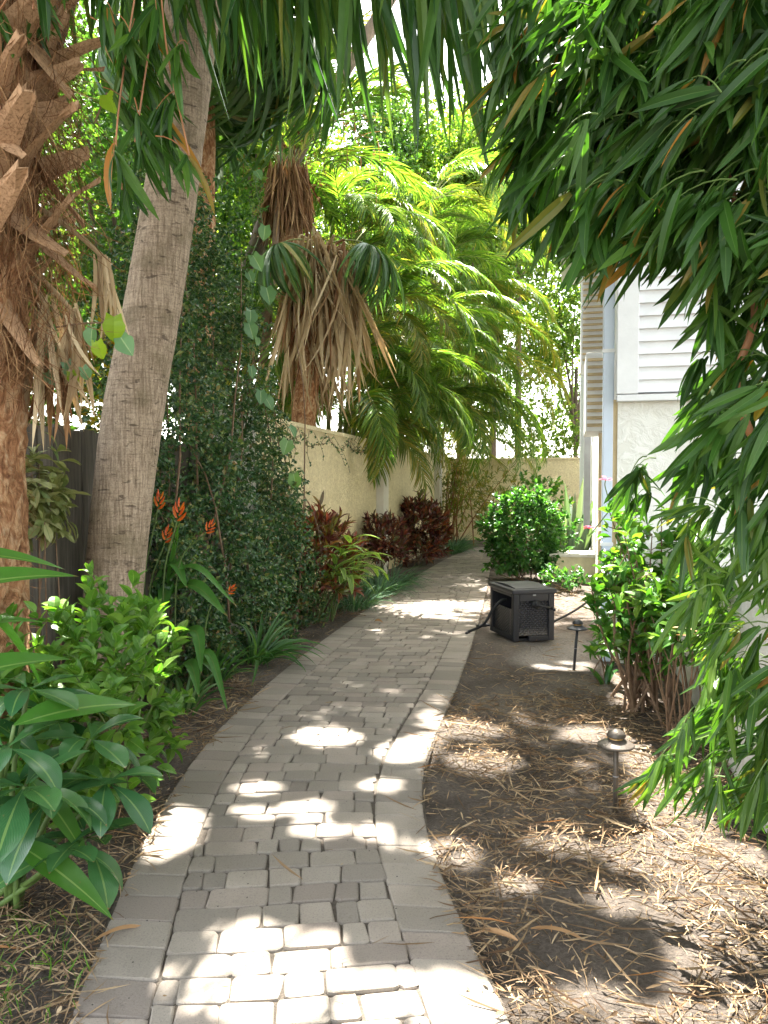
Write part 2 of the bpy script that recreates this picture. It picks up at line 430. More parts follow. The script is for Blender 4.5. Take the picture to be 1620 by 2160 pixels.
def bootmat():
    m, t, p, out = newmat('split frond stub')
    g = nd(t, 'NewGeometry')
    n = nd(t, 'TexNoise', {'Vector': coords(t, (12, 12, 0.9)), 'Scale': 9.0, 'Detail': 5.0, 'Roughness': 0.6})
    c = ramp(t, g.outputs['Random Per Island'], [(0, (0.17, 0.078, 0.038)), (0.35, (0.34, 0.18, 0.09)), (0.65, (0.42, 0.27, 0.16)), (0.85, (0.4, 0.32, 0.24)), (1, (0.3, 0.26, 0.21))])
    c = mixc(t, 0.9, c, ramp(t, n.outputs[0], [(0.32, (0.45, 0.4, 0.34)), (0.52, (1, 1, 1)), (0.75, (1.2, 1.15, 1.1))]), 'MULTIPLY')
    t.links.new(c, p.inputs['Base Color'])
    p.inputs['Roughness'].default_value = 0.8
    p.inputs['Specular IOR Level'].default_value = 0.2
    bump(t, n.outputs[0], 0.4, 0.008, p)
    return m


M['boot'] = bootmat()


def weavemat():
    m, t, p, out = newmat('wicker textured plastic')
    uv = nd(t, 'UVMap')
    s = nd(t, 'SeparateXYZ', {0: uv.outputs[0]})
    row = math_(t, 'FLOOR', math_(t, 'MULTIPLY', s.outputs[1], 16.0))
    sh = math_(t, 'MULTIPLY', math_(t, 'MODULO', row, 2.0), 0.5)
    a = math_(t, 'SINE', math_(t, 'MULTIPLY', math_(t, 'ADD', math_(t, 'MULTIPLY', s.outputs[0], 8.0), sh), 6.283))
    b = math_(t, 'SINE', math_(t, 'MULTIPLY', math_(t, 'FRACT', math_(t, 'MULTIPLY', s.outputs[1], 16.0)), 3.1416))
    h = math_(t, 'MULTIPLY', math_(t, 'MULTIPLY_ADD', a, 0.5, 0.5), b)
    c = mixc(t, h, (0.006, 0.006, 0.009), (0.05, 0.05, 0.062))
    # dried soil splashed on the lowest part
    no = nd(t, 'TexNoise', {'Vector': coords(t), 'Scale': 18.0, 'Detail': 5.0})
    dirt = ramp(t, math_(t, 'ADD', s.outputs[1], math_(t, 'MULTIPLY', no.outputs[0], 0.22)), [(0.12, (1, 1, 1)), (0.36, (0, 0, 0))])
    c = mixc(t, math_(t, 'MULTIPLY', dirt, 0.5), c, (0.2, 0.18, 0.16))
    t.links.new(c, p.inputs['Base Color'])
    p.inputs['Roughness'].default_value = 0.45
    bump(t, h, 0.9, 0.012, p)
    return m


M['weave'] = weavemat()

# ------------------------------------------------------------------ mesh building


class Geo:
    def __init__(s):
        s.v, s.f, s.n, s.per = [], [], 0, {}

    def add(s, V, F, UV=None, mi=0):
        V = np.asarray(V, float).reshape(-1, 3)
        F = np.asarray(F, int)
        if F.ndim == 1:
            F = F.reshape(1, -1)
        s.v.append(V)
        s.f.append((F + s.n, UV, mi))
        s.n += len(V)
        return s

    def build(s, name, mats, parent=None, smooth=False, origin=None):
        if not isinstance(mats, (list, tuple)):
            mats = [mats]
        me = bpy.data.meshes.new(name)
        V = np.concatenate(s.v)
        if origin is not None:
            V = V - np.asarray(origin)
        me.vertices.add(len(V))
        me.vertices.foreach_set('co', V.astype(np.float32).ravel())
        li = np.concatenate([f.ravel() for f, _, _ in s.f])
        tot = np.concatenate([np.full(len(f), f.shape[1]) for f, _, _ in s.f])
        st = np.concatenate([[0], np.cumsum(tot)[:-1]])
        mi = np.concatenate([np.full(len(f), m) for f, _, m in s.f])
        uv = np.concatenate([(np.asarray(u, np.float32).reshape(-1, 2) if u is not None else np.full((f.size, 2), 0.25, np.float32)) for f, u, _ in s.f])
        me.loops.add(len(li))
        me.loops.foreach_set('vertex_index', li.astype(np.int32))
        me.polygons.add(len(tot))
        me.polygons.foreach_set('loop_start', st.astype(np.int32))
        me.polygons.foreach_set('material_index', mi.astype(np.int32))
        me.polygons.foreach_set('use_smooth', np.full(len(tot), smooth))
        ul = me.uv_layers.new(name='UVMap')
        ul.data.foreach_set('uv', uv.ravel())
        me.update(calc_edges=True)
        for m in mats:
            me.materials.append(M[m] if isinstance(m, str) else m)
        o = bpy.data.objects.new(name, me)
        C.objects.link(o)
        if parent is not None:
            o.parent = parent
        if origin is not None:
            o.location = origin
        return o

    # ---- shapes
    def box(s, c, size, rot=0.0, mi=0, R=None):
        x, y, z = [k / 2 for k in size]
        V = np.array([(i, j, k) for k in (-z, z) for j in (-y, y) for i in (-x, x)])
        if R is None:
            a, b = math.cos(rot), math.sin(rot)
            R = np.array([[a, -b, 0], [b, a, 0], [0, 0, 1]])
        V = V @ np.asarray(R).T + np.asarray(c)
        F = [(0, 2, 3, 1), (4, 5, 7, 6), (0, 1, 5, 4), (2, 6, 7, 3), (1, 3, 7, 5), (0, 4, 6, 2)]
        uv = np.tile(np.array([(0, 0), (1, 0), (1, 1), (0, 1)]), (6, 1))
        return s.add(V, F, uv, mi)

    def tube(s, pts, r, n=8, mi=0, cap=True):
        P = np.asarray(pts, float)
        k = len(P)
        r = np.broadcast_to(np.asarray(r, float), (k,))
        T = np.gradient(P, axis=0)
        T /= np.linalg.norm(T, axis=1)[:, None] + 1e-9
        up = np.array([0, 0, 1.0]) if abs(T[0][2]) < 0.9 else np.array([1.0, 0, 0])
        X = np.cross(T, up)
        X /= np.linalg.norm(X, axis=1)[:, None] + 1e-9
        Y = np.cross(T, X)
        a = np.arange(n) / n * 2 * PI
        V = P[:, None] + r[:, None, None] * (np.cos(a)[None, :, None] * X[:, None] + np.sin(a)[None, :, None] * Y[:, None])
        F = []
        for i in range(k - 1):
            for j in range(n):
                F.append((i * n + j, (i + 1) * n + j, (i + 1) * n + (j + 1) % n, i * n + (j + 1) % n))
        s.add(V, F, None, mi)
        if cap:
            b = s.n - k * n
            s.f.append((np.array([[b + j for j in range(n)]]), None, mi))
            s.f.append((np.array([[b + (k - 1) * n + j for j in range(n)][::-1]]), None, mi))
        return s

    def lathe(s, prof, c, n=20, mi=0):
        """prof: (radius, height) from bottom up"""
        a = np.arange(n) / n * 2 * PI
        V = np.array([(r * math.cos(t), r * math.sin(t), z) for r, z in prof for t in a]) + np.asarray(c)
        F = [(i * n + j, i * n + (j + 1) % n, (i + 1) * n + (j + 1) % n, (i + 1) * n + j) for i in range(len(prof) - 1) for j in range(n)]
        return s.add(V, F, None, mi)

    def scatter(s, tmpls, pos, Rm, scale, mi=0):
        """copies of leaf templates: pos (n,3), Rm (n,3,3), scale (n,) or (n,3)"""
        pos = np.asarray(pos, float)
        n = len(pos)
        if n == 0:
            return s
        scale = np.asarray(scale, float)
        if scale.ndim == 1:
            scale = np.repeat(scale[:, None], 3, 1)
        if not isinstance(tmpls, list):
            tmpls = [tmpls]
        which = rng.integers(0, len(tmpls), n)
        for k, (V, F, UV) in enumerate(tmpls):
            i = np.nonzero(which == k)[0]
            if len(i) == 0:
                continue
            W = V[None] * scale[i][:, None, :]
            W = np.einsum('nij,nkj->nki', Rm[i], W) + pos[i][:, None, :]
            FF = (F[None] + (np.arange(len(i)) * len(V))[:, None, None]).reshape(-1, F.shape[1])
            s.add(W.reshape(-1, 3), FF, np.tile(UV.reshape(-1, 2), (len(i), 1)), mi)
            s.per[len(s.f) - 1] = len(F)
        return s


def leaf(shape='lance', W=0.14, rows=6, fold=0.2, droop=0.5, twist=0.0):
    """unit length leaf along +y, upper side +z: folded on the midrib and bent down"""
    t = np.linspace(0, 1, rows + 1)
    if shape == 'lance':
        wd = (t + 0.02) ** 0.45 * (1 - t) ** 0.75
    elif shape == 'ovate':
        wd = np.sin(PI * np.clip(t, 0, 1) ** 0.75)
    elif shape == 'obovate':
        wd = np.sin(PI * t ** 1.35) * 0.97 + 0.03 * (1 - t)
    elif shape == 'strap':
        wd = np.minimum(1, 0.45 + t * 3) * (1 - t ** 3.5)
    elif shape == 'heart':
        wd = np.array([0.0, 0.78, 1.0, 0.93, 0.72, 0.4, 0.0]) if rows == 6 else np.sin(PI * t ** 0.5)
    wd = wd / wd.max() * W / 2
    wd[-1] = max(wd[-1], 0.0008)
    wd[0] = max(wd[0], W * 0.04)
    th = -droop * t * 1.6
    dy, dz = np.cos(th), np.sin(th)
    y = np.concatenate([[0], np.cumsum((dy[1:] + dy[:-1]) / 2)]) / rows
    z = np.concatenate([[0], np.cumsum((dz[1:] + dz[:-1]) / 2)]) / rows
    V = []
    for i in range(rows + 1):
        tw = twist * t[i]
        for sx in (-1, 0, 1):
            x, h = sx * wd[i], abs(sx) * wd[i] * fold * 2
            V.append((x * math.cos(tw) - h * math.sin(tw), y[i] - h * dz[i], z[i] + x * math.sin(tw) + h * dy[i]))
    if shape == 'heart':
        V[0] = (V[0][0] - W * 0.28, V[0][1] - 0.16, V[0][2])
        V[2] = (V[2][0] + W * 0.28, V[2][1] - 0.16, V[2][2])
    F, UV = [], []
    for i in range(rows):
        for j in (0, 1):
            F.append((i * 3 + j, i * 3 + j + 1, i * 3 + j + 4, i * 3 + j + 3))
            u0, u1, v0, v1 = j * 0.5, j * 0.5 + 0.5, t[i], t[i + 1]
            UV.append([(u0, v0), (u1, v0), (u1, v1), (u0, v1)])
    return np.array(V), np.array(F), np.array(UV)


def unit(d):
    d = np.asarray(d, float)
    return d / (np.linalg.norm(d, axis=-1, keepdims=True) + 1e-9)


def frames(d, up=None, roll=None):
    """(n,3,3) rotations taking +y to d with +z near up"""
    d = unit(np.atleast_2d(d))
    n = len(d)
    if up is None:
        up = np.tile([0, 0, 1.0], (n, 1))
    up = np.broadcast_to(up, (n, 3)) + rng.normal(0, 0.02, (n, 3))
    x = unit(np.cross(d, up))
    z = np.cross(x, d)
    if roll is not None:
        c, s = np.cos(roll)[:, None], np.sin(roll)[:, None]
        x, z = c * x + s * z, c * z - s * x
    return np.stack([x, d, z], axis=2)


def rdirs(n):
    return unit(rng.normal(0, 1, (n, 3)))


def tag(o, label=None, cat=None, group=None, kind=None):
    if label:
        o['label'] = label
    if cat:
        o['category'] = cat
    if group:
        o['group'] = group
    if kind:
        o['kind'] = kind
    return o


def thing(name, loc, label, cat, group=None, rot=0.0):
    o = bpy.data.objects.new(name, None)
    o.empty_display_size = 0.2
    C.objects.link(o)
    o.location = loc
    o.rotation_euler = (0, 0, rot)
    return tag(o, label, cat, group)


def dup(o, parent=None):
    c = o.copy()
    C.objects.link(c)
    if parent is not None:
        c.parent = parent
    return c


def bevel(o, wdt=0.006, seg=2):
    b = o.modifiers.new('bevel', 'BEVEL')
    b.width = wdt
    b.segments = seg
    b.limit_method = 'ANGLE'
    return o


def curve3(a, b, sag=0.0, side=0.0, n=7):
    a, b = np.asarray(a, float), np.asarray(b, float)
    t = np.linspace(0, 1, n)[:, None]
    d = b - a
    sd_ = unit(np.cross(d, [0, 0, 1.0]) + 1e-6)
    return a + d * t + np.array([0, 0, 1.0]) * (4 * t * (1 - t) * sag) + sd_ * (4 * t * (1 - t) * side)


# ------------------------------------------------------------------ sun spots to be lit: leaves are left out of the crowns above them
LIT = []


def lit(px, py, rx, ry, z=0.0):
    p = gr(px, py, z)
    e1, e2 = gr(px + rx, py, z), gr(px, py - ry, z)
    LIT.append((p[0], p[1], 0.8 * np.linalg.norm((e1 - p)[:2]), 0.8 * np.linalg.norm((e2 - p)[:2]), z))


for a in [(520, 1985, 95, 35), (640, 2010, 90, 40), (640, 2085, 140, 65), (560, 2060, 70, 40), (820, 2100, 90, 40), (800, 2130, 200, 60), (960, 2120, 100, 70), (700, 2190, 250, 50), (930, 2200, 200, 60),
          (545, 1668, 55, 13), (650, 1712, 60, 20), (540, 1722, 55, 10), (680, 1758, 75, 16), (790, 1760, 55, 18), (860, 1790, 45, 14), (800, 1660, 45, 14),
          (690, 1560, 85, 20), (850, 1590, 60, 24), (890, 1570, 30, 22),
          (385, 1862, 30, 10), (1500, 1815, 190, 65), (1370, 1800, 110, 50), (1560, 1900, 130, 30), (1330, 1910, 110, 25), (1180, 1770, 90, 22), (1250, 2110, 180, 40), (1450, 2140, 150, 40), (1560, 1990, 80, 25), (1240, 1545, 60, 26), (980, 1535, 90, 18), (1020, 1600, 90, 16),
          (960, 1800, 60, 30), (1110, 2120, 120, 40), (1300, 2130, 90, 30), (1090, 1860, 50, 20), (1190, 1400, 70, 12), (760, 1282, 50, 22), (850, 1268, 40, 8), (1000, 1225, 40, 6), (1000, 1262, 40, 5), (1350, 1560, 60, 20)]:
    lit(*a)
for a in [(1330, 1090, 60, 60, 1.4), (1350, 1120, 70, 70, 1.3), (1430, 1620, 110, 60, 0.6), (1480, 1250, 80, 60, 1.1)]:
    lit(*a)

LIT += [(-1.85, 3.3, 0.2, 0.28, 0.85), (-2.45, 3.1, 0.16, 0.25, 0.9), (-2.05, 2.3, 0.15, 0.2, 0.75), (-0.85, 2.05, 0.35, 0.12, 0.0)]


def shades_lit(P, pad=0.05):
    """True where a leaf at P would stand between the sun and one of the gaps' sunny spots"""
    bad = np.zeros(len(P), bool)
    for x, y, rx, ry, z in LIT:
        k = (P[:, 2] - z) / SUN[2]
        gx, gy = P[:, 0] - SUN[0] * k, P[:, 1] - SUN[1] * k
        bad |= (((gx - x) / (rx + pad)) ** 2 + ((gy - y) / (ry + pad)) ** 2 < 1) & (P[:, 2] > z + 0.8)
    return bad


# ------------------------------------------------------------------ ground
def ground():
    g = Geo()
    xs = np.concatenate([np.linspace(-60, -6, 10)[:-1], np.linspace(-6, 5, 90), np.linspace(5, 60, 10)[1:]])
    ys = np.concatenate([np.linspace(-40, -1, 8)[:-1], np.linspace(-1, 12, 110), np.linspace(12, 24, 40)[1:], np.linspace(24, 120, 12)[1:]])
    X, Y = np.meshgrid(xs, ys)
    cx = np.array([[path_in(x, y) for x in xs] for y in ys])
    Z = 0.012 * np.sin(X * 5.1 + 1.3 * np.sin(Y * 3.3)) + 0.012 * np.cos(Y * 4.3 + np.sin(X * 2.9)) + rng.normal(0, 0.004, X.shape)
    Z = np.where(cx, -0.06, np.minimum(Z - 0.012, 0.012))
    n, m = X.shape
    F = [(i * m + j, i * m + j + 1, (i + 1) * m + j + 1, (i + 1) * m + j) for i in range(n - 1) for j in range(m - 1)]
    o = g.add(np.stack([X, Y, Z], -1), F).build('ground', 'soil', smooth=True)
    tag(o, 'dark sandy garden soil of the planting beds', 'ground', kind='structure')


LY = np.array([-2, 0.5, 1.82, 2.15, 2.76, 3.3, 4.28, 5.09, 5.72, 7.16, 9.5, 12.7, 15.3, 17.6, 19.0])
LX = np.array([0.1, -0.83, -1.34, -1.47, -1.70, -1.87, -2.08, -2.17, -2.22, -2.3, -2.36, -2.42, -2.4, -2.27, -2.0])
RY = np.array([-1.5, 1.0, 2.11, 2.39, 2.70, 3.03, 3.43, 3.7, 4.17, 4.69, 5.61, 7.49, 10.68, 13.73, 17.13, 19.2])
RX = np.array([1.45, 0.33, -0.15, -0.27, -0.40, -0.54, -0.66, -0.72, -0.755, -0.765, -0.79, -0.89, -1.11, -1.35, -1.6, -1.3])


def smooth_curve(y, YY, XX):
    ys = y + np.linspace(-0.55, 0.55, 15)
    return float(np.mean(np.interp(ys, YY, XX)))


def left_at(y):
    return smooth_curve(y, LY, LX)


def right_at(y):
    return smooth_curve(y, RY, RX)


def skew(y):
    return 0.1 + 0.12 * max(0, min(1, (5 - y) / 3))


def path_in(x, y, pad=-0.06):
    if y < -1.6 or y > 18.6:
        return False
    return left_at(y - skew(y) * 0.2) - pad < x < right_at(y) + pad


def rounded(P, r, jit):
    """rounded outline of a quad P (4,2)"""
    out = []
    for i in range(4):
        p, a, b = P[i], P[i - 1], P[(i + 1) % 4]
        ea, eb = unit(a - p), unit(b - p)
        q = min(r, 0.45 * np.linalg.norm(a - p), 0.45 * np.linalg.norm(b - p))
        out += [p + ea * q, p + (ea + eb) * q * 0.29, p + eb * q]
    out = np.array(out)
    return out + rng.normal(0, jit, out.shape)


def path():
    rows = []
    y = -1.4
    while y < 18.3:
        rows.append(y)
        y += rng.uniform(0.138, 0.158)
    g = Geo()

    def pt(y, u):
        L = np.array([left_at(y), y])
        R = np.array([right_at(y + skew(y)), y + skew(y)])
        W = np.linalg.norm(R - L)
        return L + (R - L) * (u / W), W

    def paver(Q, r, jit, z):
        cen = Q.mean(0)
        P = Q + unit(cen - Q) * 0.0014
        o = rounded(P, r, jit)
        n = len(o)
        inn = cen + (o - cen) * (1 - 0.009 / np.maximum(np.linalg.norm(o - cen, axis=1, keepdims=True), 0.03))
        mid = cen + (o - cen) * (1 - 0.0025 / np.maximum(np.linalg.norm(o - cen, axis=1, keepdims=True), 0.03))
        tx, ty = rng.normal(0, 0.012, 2)
        zt = lambda q: z + (q - cen) @ np.array([tx, ty])
        V = np.concatenate([np.c_[o, np.full(n, -0.03)], np.c_[o, zt(o) - 0.009], np.c_[mid, zt(mid) - 0.003], np.c_[inn, zt(inn)]])
        F = [(k * n + j, k * n + (j + 1) % n, (k + 1) * n + (j + 1) % n, (k + 1) * n + j) for k in range(3) for j in range(n)]
        g.add(V, F)
        g.f.append((np.array([[g.n - n + j for j in range(n)]]), None, 0))

    B = 0.225
    for i in range(len(rows) - 1):
        y0, y1 = rows[i], rows[i + 1]
        for side in (0, 1):
            q = []
            for yy, lo in ((y0, 1), (y0, 0), (y1, 0), (y1, 1)):
                _, W = pt(yy, 0)
                u = (0.0 if lo else B) if side == 0 else (W - B if lo else W)
                q.append(pt(yy, u)[0])
            q = np.array(q)
            paver(q, 0.012, 0.0012, 0.012 + rng.normal(0, 0.0015))
    # inner field: courses of mixed stones, run at a slight slant to the border
    yy = -1.4
    tilt = 0.12
    while yy < 18.0:
        h = rng.choice([0.11, 0.122, 0.132])
        _, W = pt(yy, 0)
        u = B + rng.uniform(-0.1, 0.0)
        wav = rng.uniform(0, 6.28)
        while u < W - B - 0.03:
            wd = rng.choice([0.09, 0.125, 0.16, 0.19, 0.22])
            ua, ub = max(u, B + 0.002), min(u + wd, W - B - 0.002)
            if W - B - ub < 0.045:
                ub = W - B - 0.002
            if ub - ua > 0.03:
                f = lambda q: tilt * (q - W / 2) + 0.014 * math.sin(q * 5 + yy * 1.3)
                c0 = rng.normal(0, 0.004, 4)
                q = np.array([pt(yy + f(ua), ua + c0[0])[0], pt(yy + f(ub), ub + c0[1])[0], pt(yy + h + f(ub), ub + c0[2])[0], pt(yy + h + f(ua), ua + c0[3])[0]])
                paver(q, 0.017, 0.0022, 0.012 + rng.normal(0, 0.002))
            u += wd
            if ub >= W - B - 0.003:
                break
        yy += h
    # bed of sand in the joints
    ys = np.arange(-1.4, 18.2, 0.2)
    V = []
    for y in ys:
        V += [np.r_[pt(y, -0.01)[0], 0.001], np.r_[pt(y, pt(y, 0)[1] + 0.01)[0], 0.001]]
    g.add(np.array(V), [(2 * i, 2 * i + 1, 2 * i + 3, 2 * i + 2) for i in range(len(ys) - 1)], None, 1)
    o = g.build('path', ['paver', 'joint'])
    tag(o, 'curved path of tumbled concrete pavers with a soldier border', 'path', kind='structure')


path()
ground()


# ------------------------------------------------------------------ litter, grass
def litter():
    g = Geo()
    pts, ln = [], []
    for _ in range(200000):
        if len(pts) > 60000:
            break
        y = 1.0 + 10.5 * rng.random() ** 1.7
        x = rng.uniform(-3.2, 2.2)
        if path_in(x, y, -0.02):
            e = min(x - left_at(y), right_at(y) - x)
            if rng.random() > (0.12 if e < 0.05 else 0.004):
                continue
        dens = 1.0 if y < 5.5 else 0.35
        r = right_at(y)
        if x > r and 6.2 < y < 8.6:
            dens = 0.1
        # thin bare patches
        if math.sin(x * 4.2 + 1) * math.sin(y * 3.1) > 0.5:
            dens *= 0.3
        if rng.random() > dens:
            continue
        pts.append((x, y, rng.uniform(0.006, 0.03)))
        ln.append(rng.uniform(0.02, 0.075) if rng.random() < 0.78 else rng.uniform(0.075, 0.21))
    P = np.array(pts)
    n = len(P)
    a = rng.uniform(0, 2 * PI, n)
    d = np.c_[np.cos(a), np.sin(a), rng.normal(0.0, 0.13, n)]
    ln = np.array(ln)
    wd = np.clip(rng.normal(0.6, 0.35, n), 0.18, 1.8)
    T = [leaf('lance', 0.07, 3, 0.25, dr, tw) for dr, tw in ((0.3, 0.5), (-0.2, 1.2), (0.1, -0.8), (0.5, 0.2))]
    k = rng.random(n) < 0.22                      # crumbled chips among the straw
    ln[k] = rng.uniform(0.008, 0.03, k.sum())
    wd[k] = rng.uniform(2.0, 5.0, k.sum())
    on_path = np.array([path_in(x, y, -0.02) for x, y, _ in P])
    P[on_path, 2] += 0.012
    g.scatter(T, P, frames(d, roll=rng.normal(0, 0.5, n)), np.c_[ln * wd * np.clip(0.1 / ln, 0.5, 1.4), ln, ln])
    o = g.build('leaf_litter', 'litter')
    tag(o, 'dry straw coloured bamboo leaves strewn over the beds', 'leaf litter', kind='stuff')
    g = Geo()
    for (cx, cy, sx, sy, n) in ((-1.62, 1.75, 0.16, 0.2, 220), (-1.85, 2.0, 0.15, 0.15, 110), (-2.0, 1.6, 0.3, 0.3, 160)):
        P = np.c_[rng.normal(cx, sx, n), rng.normal(cy, sy, n), np.zeros(n)]
        P = P[[not path_in(x, y, 0.0) for x, y, _ in P]]
        n = len(P)
        d = np.c_[rng.normal(0, 0.5, (n, 2)), np.ones(n)]
        T = [leaf('strap', 0.06, 4, 0.2, dr) for dr in (0.4, 0.9, 1.3)]
        g.scatter(T, P, frames(d, rdirs(n)), rng.uniform(0.04, 0.1, n))
    tag(g.build('grass', 'grass'), 'sparse green grass blades at the corner by the path edge', 'grass', kind='stuff')


litter()
for i, (px, py, L, a, lab) in enumerate([(1092, 1985, 0.17, 2.7, 'curled brown sheath lying among the straw near the path border'), (1256, 1880, 0.12, 1.3, 'pale dry sheath standing on edge in the sunny straw'),
                                         (1120, 1960, 0.2, 0.25, 'long orange brown sheath bent in an arc on the straw'), (200, 1985, 0.2, 1.15, 'reddish brown sheath leaning on the edge of the pavers beside the grass'),
                                         (790, 1310, 0.1, 0.4, 'small brown leaf lying alone on the pavers')]):
    p = gr(px, py, 0.03)
    g = Geo()
    V, F, UV = leaf('ovate' if i == 4 else 'lance', 0.11 if i != 4 else 0.4, 8, 0.45, 0.45 if i != 1 else -0.4, 0.6)
    g.scatter((V, F, UV), [(0, 0, 0)], frames(np.array([[math.cos(a), math.sin(a), 0.12]]), roll=np.array([0.4])), np.array([L]))
    o = g.build('fallen_leaf', 'sheath')
    o.location = p
    tag(o, lab, 'fallen leaf', 'fallen sheaths')


# ------------------------------------------------------------------ walls and fence
def garden_wall():
    t = thing('garden_wall', (-3.1, 7, 0), 'cream stucco garden wall along the path with paler pilasters', 'wall')
    t['kind'] = 'thing'

    def part(name, g, m):
        o = g.build(name, m)
        o.parent = t
        o.matrix_parent_inverse = Matrix.Translation((3.1, -7, 0))
        return o
    part('panel', Geo().box((-3.2, 13.9, 1.08), (0.18, 14.4, 2.2)), 'stucco')
    part('coping', Geo().box((-3.2, 13.9, 2.2), (0.24, 14.4, 0.05)), 'stucco')
    for y in (6.85, 12.54, 18.2):
        bevel(part('pilaster', Geo().box((-3.15, y, 1.1), (0.34, 0.36, 2.24)), 'pil'), 0.008)
    t2 = thing('end_wall', (0, 21, 0), 'pale cream wall closing the far end of the path', 'wall')
    t2['kind'] = 'thing'
    o = Geo().box((2.0, 0.1, 1.08), (12, 0.2, 2.2)).build('panel', 'stucco', t2)
    o = Geo().box((2.0, 0.09, 2.2), (12, 0.26, 0.05)).build('coping', 'stucco', t2)


def fence():
    t = thing('wooden_fence', (-3.12, 4, 0), 'weathered grey board fence behind the leaning palm trunk', 'fence')
    t['kind'] = 'thing'
    g = Geo()
    y = -1.5
    while y < 6.6 - 4 + 0:
        wdt = 0.135
        g.box((rng.normal(0, 0.004), y, 0.93 + rng.normal(0, 0.01)), (0.02, wdt, 1.86), rng.normal(0, 0.01))
        y += wdt + 0.009
    g.build('board', 'fence', t)
    r = Geo()
    for z in (0.35, 1.5):
        r.box((-0.045, 0.5, z), (0.04, 4.4, 0.09))
    r.build('rail', 'fence', t)
    for y in (-1.3, 0.9, 2.55):
        Geo().box((-0.09, y, 0.93), (0.09, 0.09, 1.86)).build('post', 'fence', t)


garden_wall()
fence()


def house():
    x0, y0 = 0.39, 6.7
    t = thing('house', (x0, y0, 0), 'white house with lap siding above trowelled white stucco', 'house')
    t['kind'] = 'thing'
    g = Geo().box((5.0, 6.0, 1.11), (10.0, 12.0, 2.22))
    g.build('wall', 'stuccow', t)
    # upper storey: real lapped boards on the front, plain on the side
    g = Geo()
    z = 2.26
    while z < 6.2:
        e = 0.104
        V = [(0.0, -0.046, z), (10.0, -0.046, z), (10.0, -0.012, z + e + 0.012), (0.0, -0.012, z + e + 0.012), (0.0, 0.03, z), (10.0, 0.03, z), (10.0, 0.03, z + e + 0.012), (0.0, 0.03, z + e + 0.012)]
        g.add(V, [(0, 1, 2, 3), (4, 0, 3, 7), (0, 4, 5, 1), (1, 5, 6, 2), (3, 2, 6, 7)])
        z += e
    g.build('siding', 'siding', t)
    Geo().box((5.0, 6.03, 4.3), (9.97, 11.97, 4.1)).build('upper_wall', 'siding', t)
    bevel(Geo().box((0.07, -0.04, 4.23), (0.17, 0.1, 3.97)).build('corner_trim', 'white', t), 0.005)
    Geo().box((5.02, -0.02, 2.213), (10.06, 0.14, 0.05)).build('drip_trim', 'white', t)
    g = Geo()
    g.box((-0.02, 0.12, 1.11), (0.05, 0.2, 2.2))
    g.build('corner_board', 'tan', t)
    # downspout
    g = Geo().box((-0.075, 0.06, 3.1), (0.09, 0.085, 6.2))
    bevel(g.build('downspout', 'downpipe', t), 0.012, 3)
    for z in (1.0, 2.62, 4.4):
        Geo().box((-0.075, 0.06, z), (0.1, 0.095, 0.03)).build('pipe_strap', 'white', t)
    # awning shutter boxes sticking out of the side towards the path
    for (y, z0, z1, dp) in ((1.5, 2.02, 2.78, 0.24), (3.4, 2.95, 4.6, 0.26)):
        wdw = Geo().box((-dp / 2, y, (z0 + z1) / 2), (dp, 0.9, z1 - z0)).build('window_box', 'white', t)
        bevel(wdw, 0.006)
        g = Geo()
        z = z0 + 0.06
        while z < z1 - 0.05:
            R = np.array([[1, 0, 0], [0, math.cos(0.6), -math.sin(0.6)], [0, math.sin(0.6), math.cos(0.6)]])
            g.box((-dp / 2, y - 0.462, z), (dp - 0.03, 0.05, 0.012), R=R)
            z += 0.07
        o = g.build('louver', 'tan', wdw)
    Geo().box((-0.12, 5.5, 1.6), (0.1, 0.12, 1.5)).build('shutter', 'shutter grey', t)
    Geo().box((-0.14, 8.0, 3.2), (0.12, 0.4, 6.0)).build('side_trim', 'white', t)
    Geo().box((-0.06, 1.1, 1.0), (0.1, 0.16, 2.0)).build('door_jamb', 'tan', t)
    # low overhanging roof
    Geo().box((5.0, 6.0, 6.42), (11.2, 13.2, 0.16)).build('roof', 'white', t)


house()


def low_wall():
    t = thing('low_wall', (0.92, 4.5, 0), 'low white stucco wall behind the bamboo and hibiscus stems', 'wall')
    t['kind'] = 'thing'
    Geo().box((0.0, -1.55, 0.5), (0.16, 7.4, 1.0)).build('panel', 'stuccolow', t)
    bevel(Geo().box((0.0, -1.55, 1.02), (0.22, 7.44, 0.05)).build('coping', 'stuccolow', t), 0.01)
    t = thing('concrete_block', (0.1, 12.3, 0), 'cream painted masonry block with a pale cap beside the hedge', 'block')
    bevel(Geo().box((0, 0, 0.2), (0.7, 0.6, 0.4)).build('base', 'blockside', t), 0.01)
    bevel(Geo().box((0, 0, 0.425), (0.76, 0.66, 0.05)).build('cap', 'blocktop', t), 0.01)


low_wall()


